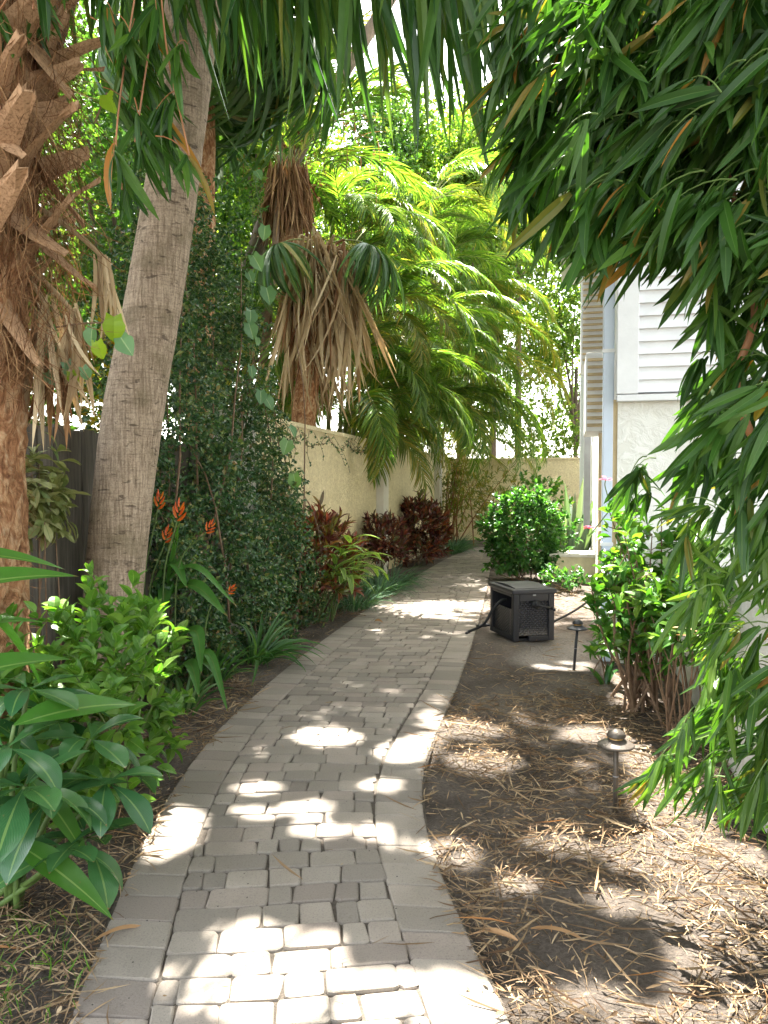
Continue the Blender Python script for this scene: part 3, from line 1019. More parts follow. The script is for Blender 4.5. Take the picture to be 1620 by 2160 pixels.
# ------------------------------------------------------------------ hose box, lamps
def hose_box():
    u = np.array([0.894, 0.447])
    v = np.array([-0.48, 0.877])
    c0 = np.array([-0.5, 7.31])
    Wd, Dp, Ht = 0.42, 0.62, 0.53
    ang = math.atan2(u[1], u[0])
    t = thing('hose_box', (*c0, 0), 'dark grey wicker textured hose reel box with side crank', 'hose box', rot=ang)
    g = Geo()
    # corner posts and rails framing the sunken wicker panels
    for x in (0.03, Wd - 0.03):
        for y in (0.03, Dp - 0.03):
            g.box((x, y, 0.24), (0.06, 0.06, 0.46))
    for y in (0.022, Dp - 0.022):
        g.box((Wd / 2, y, 0.43), (Wd - 0.12, 0.04, 0.08))
        g.box((Wd / 2 + 0.05, y, 0.035), (Wd - 0.22, 0.04, 0.05))
    for x in (0.022, Wd - 0.022):
        g.box((x, Dp / 2, 0.45), (0.04, Dp - 0.12, 0.04))
        g.box((x, Dp / 2, 0.035), (0.04, Dp - 0.12, 0.05))
    bevel(g.build('frame', 'plastic', t), 0.008)
    g = Geo()
    g.box((Wd / 2, 0.03, 0.225), (Wd - 0.12, 0.012, 0.33))
    bevel(g.build('panel', 'weave', t), 0.001)
    g = Geo()
    g.box((0.034, Dp / 2, 0.18), (0.012, Dp - 0.12, 0.24))
    o = g.build('panel', 'weave', t)
    g = Geo()
    g.box((Wd - 0.034, Dp / 2, 0.25), (0.012, Dp - 0.12, 0.36)).box((Wd / 2, Dp - 0.03, 0.25), (Wd - 0.12, 0.012, 0.36))
    g.build('panel', 'plastic', t)
    g = Geo().box((Wd / 2, Dp / 2, 0.02), (Wd - 0.1, Dp - 0.1, 0.02))
    g.build('base', 'plastic', t)
    # lid: overhanging rim with a domed panel
    lid = bevel(Geo().box((Wd / 2, Dp / 2, 0.485), (Wd + 0.035, Dp + 0.035, 0.045)).build('lid', 'lidplastic', t), 0.014, 3)
    g = Geo()
    n = 9
    xs, ys = np.linspace(0.035, Wd - 0.035, n), np.linspace(0.04, Dp - 0.04, n)
    X, Y = np.meshgrid(xs, ys)
    a, b = (X - Wd / 2) / (Wd / 2 - 0.03), (Y - Dp / 2) / (Dp / 2 - 0.03)
    Z = 0.5095 + 0.024 * (1 - np.abs(b) ** 2.2) * (1 - 0.25 * a * a)
    V = np.stack([X, Y, Z], -1).reshape(-1, 3)
    F = [(i * n + j, i * n + j + 1, (i + 1) * n + j + 1, (i + 1) * n + j) for i in range(n - 1) for j in range(n - 1)]
    g.add(V, F)
    edge = [j for j in range(n)] + [i * n + n - 1 for i in range(1, n)] + [(n - 1) * n + j for j in range(n - 2, -1, -1)] + [i * n for i in range(n - 2, 0, -1)]
    E = V[edge]
    E2 = E.copy()
    E2[:, 2] = 0.5
    m = len(edge)
    g.add(np.concatenate([E2, E]), [(i, (i + 1) % m, m + (i + 1) % m, m + i) for i in range(m)])
    g.build('lid_panel', 'lidplastic', lid, smooth=True)
    g = Geo().box((Wd / 2, -0.0025, 0.452), (0.03, 0.006, 0.014)).build('emblem', 'logo', t)
    # crank
    g = Geo()
    a = np.arange(16) / 16 * 2 * PI
    for r0, ya, yb in ((0.038, 0.03, -0.035), (0.02, -0.035, -0.06)):
        V = np.concatenate([np.c_[0.22 + r0 * np.cos(a), np.full(16, yy), 0.365 + r0 * np.sin(a)] for yy in (ya, yb)])
        g.add(V, [(j, (j + 1) % 16, 16 + (j + 1) % 16, 16 + j) for j in range(16)])
        g.f.append((np.array([[g.n - 16 + j for j in range(16)]]), None, 0))
    g.tube([(0.22, -0.055, 0.365), (0.3, -0.06, 0.345), (0.37, -0.06, 0.325)], 0.011, 8)
    g.tube([(0.365, -0.05, 0.326), (0.365, -0.115, 0.322)], 0.014, 10)
    g.build('crank', 'rubber', t, smooth=True)
    R = np.array([[u[0], v[0]], [u[1], v[1]]])

    def W(x, y, z):
        q = R @ np.array([x, y]) + c0
        return np.array([q[0], q[1], z])
    e = gr(985, 1338)
    e2 = gr(1010, 1325)
    P = [W(0.06, 0.3, 0.37), W(0.0, 0.3, 0.36), W(-0.07, 0.33, 0.27), W(-0.15, 0.37, 0.12), (e[0] + 0.02, e[1], 0.03), (e[0], e[1] - 0.05, 0.02)]
    g = Geo().tube(smooth_path(P, 6), 0.0135, 8)
    tag(g.build('garden_hose', 'rubber', smooth=True), 'black hose coming out of the side opening of the box onto the pavers', 'hose')
    a = W(Wd + 0.0, 0.2, 0.1)
    P = [a, a + np.array([0.1, 0.1, 0.05]), a + np.array([0.28, 0.25, 0.13]), a + np.array([0.45, 0.4, 0.24]), a + np.array([0.5, 0.55, 0.3])]
    g = Geo().tube(smooth_path(P, 6), 0.012, 8)
    tag(g.build('garden_hose', 'rubber', smooth=True), 'black supply hose rising from behind the box to the hibiscus', 'hose')
    g = Geo().tube(smooth_path([(e2[0] - 0.02, e2[1] - 0.05, 0.03), (e2[0] + 0.06, e2[1], 0.035), (e2[0] + 0.12, e2[1] - 0.02, 0.04)], 4), [0.014] * 3 + [0.022] * 3 + [0.014] * 3, 8)
    tag(g.build('hose_nozzle', 'rubber', smooth=True), 'small black hose end fitting lying at the edge of the pavers', 'hose fitting')


def smooth_path(P, k=5):
    P = np.asarray(P, float)
    out = []
    Q = np.concatenate([[2 * P[0] - P[1]], P, [2 * P[-1] - P[-2]]])
    for i in range(1, len(Q) - 2):
        for s in np.linspace(0, 1, k, endpoint=False):
            a, b, c, d = Q[i - 1:i + 3]
            out.append(0.5 * ((2 * b) + (c - a) * s + (2 * a - 5 * b + 4 * c - d) * s * s + (-a + 3 * b - 3 * c + d) * s ** 3))
    out.append(P[-1])
    n = (len(P) - 1) * k + 1
    return np.array(out[:n])


hose_box()


def lamp(loc, h, lean, label, m):
    t = thing('path_lamp', loc, label, 'path lamp', 'low mushroom lamps in the bed', rot=0.3)
    top = np.array([lean, 0, h])
    Geo().tube([(0, 0, -0.05), top * 0.5, top], 0.0115, 10).build('stem', m, t, smooth=True)
    c = top + np.array([0, 0, -0.02])
    Geo().lathe([(0.014, -0.01), (0.03, 0.0), (0.082, 0.004), (0.084, 0.009), (0.076, 0.014), (0.036, 0.036), (0.032, 0.037)], c, 28).build('shade', m, t, smooth=True)
    Geo().lathe([(0.031, 0.03), (0.031, 0.05), (0.0, 0.05)], c, 20).build('lens', 'glass', t, smooth=True)
    Geo().lathe([(0.012, 0.05), (0.042, 0.047), (0.044, 0.052), (0.034, 0.07), (0.014, 0.081), (0.0, 0.083)], c, 24).build('cap', m, t, smooth=True)
    Geo().lathe([(0.0135, h * 0.48), (0.0135, h * 0.5)], (lean * 0.5, 0, 0), 12).build('collar', 'logo', t)


p = gr(1210, 1410)
lamp(p, 0.34, 0.03, 'dark path lamp standing in grey sand near the hose box', 'bronzedark')
p = gr(1298, 1705)
lamp(p, 0.31, 0.0, 'brown bronze path lamp rising from the straw under the bamboo', 'bronze')

# ------------------------------------------------------------------ plant builders


def frond(L=2.2, n=48, leafL=0.5, leafW=0.05, elev=0.9, bend=1.6, vee=0.35, droop=0.7, petiole=0.25, mat='areca', ang=0.75, base_r=0.014, taper=1.0, hang=0.0):
    """pinnate frond growing from the origin along +y: arching rachis with leaflets on both sides"""
    g = Geo()
    k = 22
    s = np.linspace(0, 1, k)
    th = elev - bend * s ** 1.2
    y = np.concatenate([[0], np.cumsum(np.cos((th[1:] + th[:-1]) / 2))]) * L / (k - 1)
    z = np.concatenate([[0], np.cumsum(np.sin((th[1:] + th[:-1]) / 2))]) * L / (k - 1)
    x = 0.04 * L * np.sin(s * 2.2) * rng.uniform(-1, 1)
    R = np.c_[x, y, z]
    g.tube(R, base_r * (1 - 0.85 * s), 6, 1)
    ss = np.linspace(petiole, 0.995, n)
    for side in (-1, 1):
        q = np.clip(ss + rng.normal(0, 0.004, n), petiole, 0.999)
        P = np.c_[np.interp(q, s, R[:, 0]), np.interp(q, s, R[:, 1]), np.interp(q, s, R[:, 2])]
        tt = np.interp(q, s, th)
        T = np.c_[np.zeros(n), np.cos(tt), np.sin(tt)]
        N = np.c_[np.zeros(n), -np.sin(tt), np.cos(tt)]
        u = (q - petiole) / (1 - petiole)
        a = ang * (1 - 0.45 * u) + rng.normal(0, 0.05, n)
        D = side * np.array([[1, 0, 0]]) * np.sin(a)[:, None] * 1.0 + T * np.cos(a)[:, None] + N * (vee * (1 - 0.4 * u) + rng.normal(0, 0.06, n))[:, None]
        D = D + np.array([[0, 0, -1.0]]) * hang
        ll = leafL * (0.45 + 0.55 * np.sin(PI * np.clip(u * 0.8 + 0.18, 0, 1)) ** 0.8) * rng.uniform(0.88, 1.08, n)
        T_ = [leaf('strap', leafW / leafL, 5, 0.3, droop * rng.uniform(0.6, 1.4), rng.uniform(-0.4, 0.4)) for _ in range(4)]
        g.scatter(T_, P, frames(D, N), ll)
    return g


def fan(R=0.9, pet=0.8, nseg=38, droop=0.8, elev=0.6, mat='fan', spread=2.2, hang=0.0, ragged=0.1, arch=0.5):
    """costapalmate fan leaf from the origin along +y"""
    g = Geo()
    k = 12
    s = np.linspace(0, 1, k)
    th = elev - arch * s
    y = np.concatenate([[0], np.cumsum(np.cos(th[1:]))]) * pet / (k - 1)
    z = np.concatenate([[0], np.cumsum(np.sin(th[1:]))]) * pet / (k - 1)
    P = np.c_[np.zeros(k), y, z]
    g.tube(P, 0.016 * (1 - 0.4 * s), 6, 1)
    T = unit(P[-1] - P[-2])
    N = np.array([0, -T[2], T[1]])
    a = np.linspace(-spread, spread, nseg) + rng.normal(0, 0.02, nseg)
    c = P[-1] + T * 0.25 * R * np.cos(a / 2)[:, None] ** 2 * 0.6
    D = np.array([[1.0, 0, 0]]) * np.sin(a)[:, None] + T * np.cos(a)[:, None] + N * (0.18 * np.abs(np.sin(a)))[:, None] + np.array([[0, 0, -1.0]]) * hang
    L = R * (0.72 + 0.28 * np.cos(a / 2)) * rng.uniform(1 - ragged, 1 + ragged, nseg)
    tm = [leaf('strap', 0.055, 9, 0.45, droop * q, rng.uniform(-0.3, 0.3)) for q in (0.5, 0.8, 1.0, 1.3)]
    g.scatter(tm, c, frames(D, N), L)
    return g


def open_gaps(g, o_loc, base, a, tilt=0.0):
    """drop the blades of a frond that would close a gap the sun shines through"""
    R = np.array(Matrix.Rotation(a, 3, 'Z') @ Matrix.Rotation(tilt, 3, 'X'))
    nf = []
    off = 0
    starts = np.cumsum([0] + [len(v) for v in g.v])
    g.v = [v @ R.T for v in g.v]
    allv = np.concatenate(g.v) + np.asarray(o_loc) + np.asarray(base)
    bad = shades_lit(allv, 0.0)
    for q, (f, u, m) in enumerate(g.f):
        if q in g.per:
            fb = bad[f].any(1).reshape(-1, g.per[q]).any(1)
            k = np.repeat(~fb, g.per[q])
            uu = np.asarray(u).reshape(len(f), 4, 2)[k] if u is not None else None
            f = f[k]
            if len(f) == 0:
                continue
            u = uu
        nf.append((f, u, m))
    g.f = nf
    return g


def whorls(g, tips, dirs, nper, tm, L, spread=0.9, back=0.15, upbias=0.25, mi=0, jit=0.25, roll=0.4, base=None):
    """leaves set round twig ends"""
    tips, dirs = np.asarray(tips), unit(dirs)
    n = len(tips)
    I = np.repeat(np.arange(n), nper)
    m = len(I)
    d0 = dirs[I]
    r = rdirs(m)
    perp = unit(r - d0 * np.sum(r * d0, 1, keepdims=True))
    k = rng.random(m)
    ang = spread * (0.35 + 0.8 * k)
    D = d0 * np.cos(ang)[:, None] + perp * np.sin(ang)[:, None] + np.array([0, 0, upbias])
    P = tips[I] - d0 * (k * back)[:, None]
    ll = (L if np.isscalar(L) else np.repeat(L, nper)) * rng.uniform(0.6, 1.15, m)
    if base is not None:
        k = ~shades_lit(P + np.asarray(base) + unit(D) * (ll * 0.5)[:, None], 0.05)
        P, D, ll, d0 = P[k], D[k], ll[k], d0[k]
        m = len(P)
    up = np.array([0, 0, 1.0]) + d0 * 0.6 + rng.normal(0, jit, (m, 3))
    g.scatter(tm, P, frames(D, up, rng.normal(0, roll, m)), ll, mi)
    return m


def shell(n, c, rad, inner=0.45, zlo=-0.9):
    d = rdirs(n * 2)
    d = d[d[:, 2] > zlo][:n]
    r = inner + (1 - inner) * rng.random(len(d)) ** 0.6
    lump = 1 + 0.17 * np.sin(d[:, 0] * 7 + 1) * np.sin(d[:, 1] * 6 + 2) + 0.1 * np.sin(d[:, 2] * 9)
    r = np.where(rng.random(len(d)) < 0.1, r * rng.uniform(1.0, 1.22, len(d)), r)
    P = d * (r * lump)[:, None] * np.asarray(rad) + np.asarray(c)
    return P, d


def shrub(name, label, cat, base, rad, h, ntips, nper, tm, L, mat, nst=7, group=None, zlo=-0.8, inner=0.4, upb=0.3, spread=0.95, stem_r=0.008, stem_mat='twig', keep=None):
    t = thing(name, base, label, cat, group)
    c = np.array([0, 0, h - rad[2]])
    P, d = shell(ntips, c, rad, inner, zlo)
    m = P[:, 2] > 0.05
    P, d = P[m], d[m]
    if keep is not None:
        m = keep(P)
        P, d = P[m], d[m]
    g = Geo()
    whorls(g, P, d + np.array([0, 0, 0.3]), nper, tm, L, spread, 0.1, upb)
    g.build('foliage', mat, t)
    gs = Geo()
    pick = rng.choice(len(P), min(nst, len(P)), replace=False)
    for i in pick:
        b = np.array([rng.normal(0, rad[0] * 0.22), rng.normal(0, rad[1] * 0.22), -0.03])
        gs.tube(smooth_path(np.array([b, b * 0.6 + P[i] * 0.4 + rng.normal(0, 0.04, 3), P[i]]), 4), np.linspace(stem_r, stem_r * 0.35, 9), 6)
    gs.build('stems', stem_mat, t)
    return t


def tufted(name, label, cat, base, n, L, W, mat, rad=0.08, droop=(0.5, 1.2), lean=(0.0, 0.0), group=None, out=0.55):
    g = Geo()
    a = rng.uniform(0, 2 * PI, n)
    r = rad * np.sqrt(rng.random(n))
    P = np.c_[r * np.cos(a), r * np.sin(a), np.full(n, -0.01)]
    D = np.c_[np.cos(a) * out * rng.random(n) + lean[0], np.sin(a) * out * rng.random(n) + lean[1], np.ones(n)]
    tm = [leaf('strap', W / L, 9, 0.3, q, rng.uniform(-0.3, 0.3)) for q in np.linspace(*droop, 5)]
    up = -np.c_[np.cos(a), np.sin(a), np.zeros(n)] + np.array([0, 0, 0.6])
    g.scatter(tm, P, frames(D, up), L * rng.uniform(0.55, 1.1, n))
    o = g.build(name, mat)
    o.location = base
    return tag(o, label, cat, group)


OV = [leaf('ovate', 0.5, 5, 0.18, q, tw) for q, tw in ((0.2, 0.2), (0.5, -0.3), (0.8, 0.3))]
OVS = [leaf('ovate', 0.55, 2, 0.2, q) for q in (0.2, 0.6)]
LAN = [leaf('lance', 0.17, 6, 0.2, q, tw) for q, tw in ((0.25, 0.3), (0.5, -0.4), (0.8, 0.5), (0.1, 0.0))]
CRO = [leaf('lance', 0.26, 5, 0.2, q, tw) for q, tw in ((0.3, 0.3), (0.6, -0.5), (-0.1, 0.2))]
HRT = [leaf('heart', 0.85, 6, 0.15, q) for q in (0.2, 0.5)]

# ------------------------------------------------------------------ palms


def tapered_trunk(pts, rads, n=28, wob=0.0):
    P = smooth_path(pts, 14)
    r = np.interp(np.linspace(0, 1, len(P)), np.linspace(0, 1, len(rads)), rads)
    r = r * (1 + rng.normal(0, wob, len(P)))
    return Geo().tube(P, r, n), P


def leaning_palm():
    base = np.array([-2.86, 4.3, 0])
    t = thing('leaning_palm', base, 'tall palm with a smooth grey leaning trunk in front of the board fence', 'palm')
    pts = [at(225, 1600, 4.3), at(240, 1250, 4.3), at(277, 900, 4.36), at(330, 600, 4.42), at(375, 300, 4.5), at(409, 0, 4.6)]
    pts = [np.array([pts[0][0] - 0.02, 4.3, -0.05])] + pts
    pts += [pts[-1] + np.array([0.12, 0.1, 0.9]), pts[-1] + np.array([0.2, 0.15, 1.5])]
    sc = lambda px, q: px / FPX * (-(q[0] - CAM[0]) * math.sin(YAW) + (q[1] - CAM[1]) * math.cos(YAW)) / 2
    rads = [sc(128, pts[1]), sc(124, pts[1]), sc(121, pts[2]), sc(124, pts[3]), sc(114, pts[4]), sc(104, pts[5]), sc(112, pts[6]), 0.12, 0.1]
    g, P = tapered_trunk(np.array(pts) - base, rads, 40, 0.006)
    g.build('trunk', 'palmbark', t, smooth=True)
    top = pts[-1] - base
    kinds = ((0.75, 1.5, 0.3), (0.5, 1.3, 0.5), (0.3, 1.1, 0.6))
    for i in range(13):
        e, b, h = kinds[i % 3]
        g = open_gaps(frond(2.7, 46, 0.75, 0.045, e, b, 0.05, 0.8, 0.18, ang=0.9, base_r=0.022, hang=h), top, base, i * 2.4)
        g.build('frond', ['palmleaf', 'rachis'], t).location = top
    return t


leaning_palm()


def overhead_palm():
    """the palm whose crown hangs into the top of the view: trunk stands behind the wall, leaflets hang like a curtain over the path"""
    base = np.array([-4.4, 3.9, 0])
    t = thing('overhanging_palm', base, 'tall palm behind the fence whose dark leaflets hang in a curtain over the path', 'palm')
    top = np.array([0.9, -0.2, 5.3])
    g, P = tapered_trunk(np.array([(0, 0, -0.05), (0.1, 0, 2), (0.4, -0.3, 4), top]), [0.16, 0.13, 0.12, 0.1], 20)
    g.build('trunk', 'palmbark', t, smooth=True)
    # fronds reach out of the crown over the path; their leaflets hang straight down
    A = top + base
    for i, (ex, ey, ez, dr, n, lf) in enumerate([(-0.1, 2.75, 3.35, 0.15, 46, 1.15), (0.1, 3.05, 3.5, 0.2, 42, 1.25), (-0.45, 3.3, 3.65, 0.2, 36, 1.25), (0.3, 3.5, 3.8, 0.2, 40, 1.3)]):
        E_ = np.array([ex, ey, ez])
        R = curve3(np.zeros(3), E_ - A, dr, 0.0, 22)
        g = Geo()
        s = np.linspace(0, 1, 22)
        g.tube(R, 0.022 * (1 - 0.8 * s), 6, 1)
        q = np.linspace(0.22, 0.99, n)
        Tn = unit(np.gradient(R, axis=0))
        for side in (-1, 1):
            u = np.clip(q + rng.normal(0, 0.006, n), 0.2, 1)
            Pp = np.c_[[np.interp(u, s, R[:, k]) for k in range(3)]].T
            Tt = np.c_[[np.interp(u, s, Tn[:, k]) for k in range(3)]].T
            sd_ = unit(np.cross(Tt, [0, 0, 1.0])) * side
            D = sd_ * rng.uniform(0.05, 0.4, (n, 1)) + Tt * rng.uniform(0.0, 0.35, (n, 1)) + np.array([0, 0, -1.0])
            L = lf * (0.72 + 0.28 * np.sin(PI * np.clip(u, 0, 1) ** 0.9)) * rng.uniform(0.55, 1.1, n)
            tm = [leaf('strap', 0.046, 7, 0.35, w, tw) for w, tw in ((0.05, 0.5), (0.15, -0.7), (-0.1, 0.9), (0.2, 0.2))]
            g.scatter(tm, Pp, frames(D, rdirs(n) + sd_), L)
        o = g.build('frond', ['palmleaf', 'rachis'], t)
        o.location = top
    # one fan-like frond tip turned to the path
    return t


overhead_palm()


def hanging_fan_palm():
    base = np.array([-3.9, 7.6, 0])
    t = thing('cabbage_palm', base, 'tall fan palm with pale green blades drooping behind the leaning trunk', 'palm')
    top = np.array([0.1, 0.0, 6.7])
    g, P = tapered_trunk(np.array([(0, 0, -0.05), (0.05, 0, 3), top]), [0.17, 0.15, 0.14], 20, 0.02)
    g.build('trunk', 'rawbark', t, smooth=True)
    for i, (a, e) in enumerate([(-0.5, 0.0), (-1.1, 0.0), (-1.9, 0.0), (-2.7, 0.1), (0.4, 0), (1.4, 0), (2.4, 0), (3.3, 0), (-1.4, 0.4), (-0.1, 0.4), (-2.3, 0.5)]):
        g = fan(1.5, 0.9, 46, 1.25, 0.5, hang=0.5, arch=1.1) if i % 2 else fan(1.4, 0.9, 46, 1.5, 0.1, hang=0.9, arch=1.2)
        open_gaps(g, top, base, a, e).build('frond', ['fan', 'rachis'], t).location = top



hanging_fan_palm()


def boot_palm():
    base = np.array([-2.56, 2.78, 0])
    t = thing('boot_palm', base, 'thick palm trunk covered with split brown frond stubs and fibre', 'palm')
    g = Geo()
    # bare flaking trunk, then the boots
    P = smooth_path(np.array([(0, 0, -0.05), (0.0, 0, 1.0), (0.02, 0, 2.0), (0.06, 0.02, 3.2), (0.1, 0.02, 4.9)]), 14)
    k = len(P)
    n = 48
    r = np.interp(P[:, 2], [0, 0.6, 1.6, 2.2, 2.6, 3.2, 4.9], [0.31, 0.275, 0.265, 0.26, 0.28, 0.3, 0.28])
    g.tube(P, r, n)
    V = g.v[0].reshape(-1, 3)
    a = np.arctan2(V[:, 1], V[:, 0])
    h = 0.012 * np.sin(a * 9 + V[:, 2] * 13) * np.sin(V[:, 2] * 21 + a * 4) + 0.01 * np.sin(a * 17 - V[:, 2] * 31) + rng.normal(0, 0.003, len(V))
    V[:, :2] += np.c_[np.cos(a), np.sin(a)] * h[:, None]
    g.v[0] = V
    g.build('trunk', 'rawbark', t, smooth=True)
    # frond stubs: broad curved boards that lean out from the trunk, tip cut off, splayed in two at the base
    nb = 0
    for lay in range(12):
        z = 2.12 + lay * 0.165
        for j in range(8):
            a = -0.82 + (j - 3.5) * 0.5 + (lay % 2) * 0.25 + rng.normal(0, 0.12)
            if nb >= 96:
                break
            nb += 1
            L, Wd = rng.uniform(0.26, 0.52), rng.uniform(0.09, 0.16)
            lean = rng.uniform(0.45, 1.15) if rng.random() < 0.74 else rng.uniform(-0.9, -0.2)
            if lay < 2:
                lean = rng.uniform(0.2, 0.6) if rng.random() < 0.6 else rng.uniform(-1.2, -0.5)
            gg = Geo()
            m = 6
            s = np.linspace(0, 1, m)
            th = lean * np.linspace(0.8, 1.1, m)
            o_ = np.concatenate([[0], np.cumsum(np.sin(th[1:]))]) * L / (m - 1)
            u_ = np.concatenate([[0], np.cumsum(np.cos(th[1:]))]) * L / (m - 1) * (1 if lean > -0.5 else -0.8)
            if lean < -0.5:
                o_ = np.abs(o_) * 0.7
            wd = Wd * (1.45 - 1.0 * s ** 0.8) * (1 + rng.normal(0, 0.05, m))
            tk = 0.012 * (1 - 0.6 * s)
            rr = float(np.interp(z, [0, 2.2, 2.6, 3.2, 4.9], [0.27, 0.26, 0.28, 0.3, 0.28])) - 0.03
            V = []
            for i in range(m):
                for x, dd in ((-1, 0.0), (-0.5, tk[i] * 1.1), (0.5, tk[i] * 1.1), (1, 0.0), (0.5, -tk[i] * 0.4), (-0.5, -tk[i] * 0.4)):
                    V.append((x * wd[i] / 2, rr + o_[i] + dd * math.cos(th[i]), u_[i] - dd * math.sin(th[i])))
            V = np.array(V) + rng.normal(0, 0.0015, (len(V), 3))
            V[-6:, 2] += np.array([-0.012, 0.01, -0.014, 0.012, -0.012, 0.01]) * rng.uniform(0.5, 1.3)      # ragged broken end
            F = [(i * 6 + q, i * 6 + (q + 1) % 6, (i + 1) * 6 + (q + 1) % 6, (i + 1) * 6 + q) for i in range(m - 1) for q in range(6)]
            gg.add(V, F)
            gg.f.append((np.array([[(m - 1) * 6 + q for q in range(6)]]), None, 0))
            o = gg.build('frond_stub', 'boot', t, smooth=False)
            o.rotation_euler = (rng.normal(0, 0.12), rng.normal(0, 0.42), a - PI / 2)
            o.location = (0.02 + 0.02 * (z - 2), 0.01, z)
    # brown fibre between the stubs
    g = Geo()
    n = 15000
    a = rng.uniform(0, 2 * PI, n)
    z = rng.uniform(1.95, 4.7, n)
    rr = np.interp(z, [0, 2.2, 2.6, 3.2, 4.9], [0.26, 0.27, 0.29, 0.31, 0.29]) + rng.random(n) ** 1.5 * 0.22
    Pn = np.c_[0.03 + np.cos(a) * rr, np.sin(a) * rr, z]
    rad = np.c_[np.cos(a), np.sin(a), np.zeros(n)]
    D = rad * rng.uniform(0.0, 0.6, (n, 1)) + np.array([0, 0, -1.0]) + rng.normal(0, 0.33, (n, 3))
    tm = [leaf('strap', 0.018, 4, 0.2, q, tw) for q, tw in ((0.5, 1), (0.9, -1), (-0.5, 2), (0.3, 0.5))]
    L = rng.uniform(0.06, 0.3, n)
    g.scatter(tm, Pn, frames(D, rad), L)
    # matted fibre burrs on the lower trunk
    n = 2600
    a = rng.uniform(0, 2 * PI, n)
    z = rng.uniform(0.5, 2.2, n)
    Pn = np.c_[0.01 + np.cos(a) * 0.268, np.sin(a) * 0.268, z]
    rad = np.c_[np.cos(a), np.sin(a), np.zeros(n)]
    D = rad * 0.12 + rng.normal(0, 0.5, (n, 3)) + np.array([0, 0, -0.4])
    D -= rad * np.minimum(0, np.sum(D * rad, 1))[:, None]
    g.scatter(tm, Pn, frames(D, rad), rng.uniform(0.03, 0.12, n))
    g.build('fibre', 'fandrydark', t)
    # dead blades hanging below the stubs
    vs = []
    for i, (px, py, L, m) in enumerate([(95, 640, 0.62, 'fandry'), (150, 655, 0.5, 'fandry'), (120, 700, 0.5, 'fandrydark'), (215, 540, 0.35, 'fandry')]):
        q = at(px, py, 2.95 + 0.05 * i) - base
        g = Geo()
        n = 16
        D = np.c_[rng.normal(0.04, 0.16, n), rng.normal(0, 0.12, n), -np.ones(n)]
        tm = [leaf('strap', 0.07, 7, 0.5, w, tw) for w, tw in ((0.1, 1.2), (0.25, -1.5), (-0.1, 0.8))]
        g.scatter(tm, np.tile(q, (n, 1)) + rng.normal(0, 0.015, (n, 3)), frames(D, rdirs(n)), L * rng.uniform(0.5, 1.1, n))
        g.tube(curve3((0.1, 0.1, q[2] + 0.25), q, 0.05), 0.012, 6)
        g.build('dead_frond', m, t)
    # green crown above the view
    for i in range(12):
        g = open_gaps(fan(1.3, 1.1, 40, 0.9, (1.1, 0.6)[i % 2], hang=0.2), (0.1, 0.02, 4.9), base, i * 2.4)
        g.build('frond', ['fan', 'rachis'], t).location = (0.1, 0.02, 4.9)


boot_palm()


def skirt_palm():
    base = np.array([-3.75, 10.2, 0])
    t = thing('skirted_palm', base, 'fan palm behind the cream wall with a thick skirt of dry straw coloured blades', 'palm')
    top = at(680, 530, 10.2) - base
    top[1] = 0
    g, P = tapered_trunk(np.array([(0, 0, -0.05), (0.1, 0, 2), top]), [0.2, 0.17, 0.16], 20, 0.02)
    g.build('trunk', 'rawbark', t, smooth=True)
    for i in range(18):
        a = i / 18 * 2 * PI + rng.normal(0, 0.1)
        g = Geo()
        n = 30
        rad = np.array([math.cos(a), math.sin(a), 0])
        tan = np.array([-rad[1], rad[0], 0])
        c = rad * rng.uniform(0.2, 0.4)
        g.tube(smooth_path(np.array([(0, 0, -0.05), rad * 0.3 + np.array([0, 0, 0.12]), c]), 5), 0.017, 6, 0)
        sp = rng.normal(0, 0.2, n)
        D = tan * sp[:, None] + rad * rng.normal(-0.02, 0.12, (n, 1)) + np.array([0, 0, -1.0])
        tm = [leaf('strap', wq, 10, 0.7, w, tw) for w, tw, wq in ((0.1, 2.2, 0.03), (0.25, -2.5, 0.022), (-0.18, 3.0, 0.026), (0.05, 1.5, 0.035), (0.35, 4.0, 0.018))]
        g.scatter(tm, np.tile(c, (n, 1)) + tan * sp[:, None] * 0.3 + rng.normal(0, 0.03, (n, 3)), frames(D, rad + rdirs(n)), rng.uniform(1.2, 2.2) * rng.uniform(0.55, 1.12, n))
        o = g.build('dead_frond', 'fandry' if i % 5 else 'fandrydark', t)
        o.location = top + np.array([0, 0, rng.normal(-0.05, 0.12)])
    v1 = fan(1.05, 0.6, 42, 1.2, 0.25, hang=0.6, arch=0.9).build('frond', ['fan', 'rachis'], t)
    v2 = fan(0.95, 0.5, 42, 1.0, 0.35, hang=0.45, arch=0.8).build('frond', ['fan', 'rachis'], t)
    for i, (a, e) in enumerate([(-1.5, 0.3), (-0.5, 0.1), (2.4, 0.2)]):
        o = (v1, v2)[i % 2] if i < 2 else dup((v1, v2)[i % 2], t)
        o.location = top + np.array([0, 0, 0.05])
        o.rotation_euler = (e, 0, a)



skirt_palm()


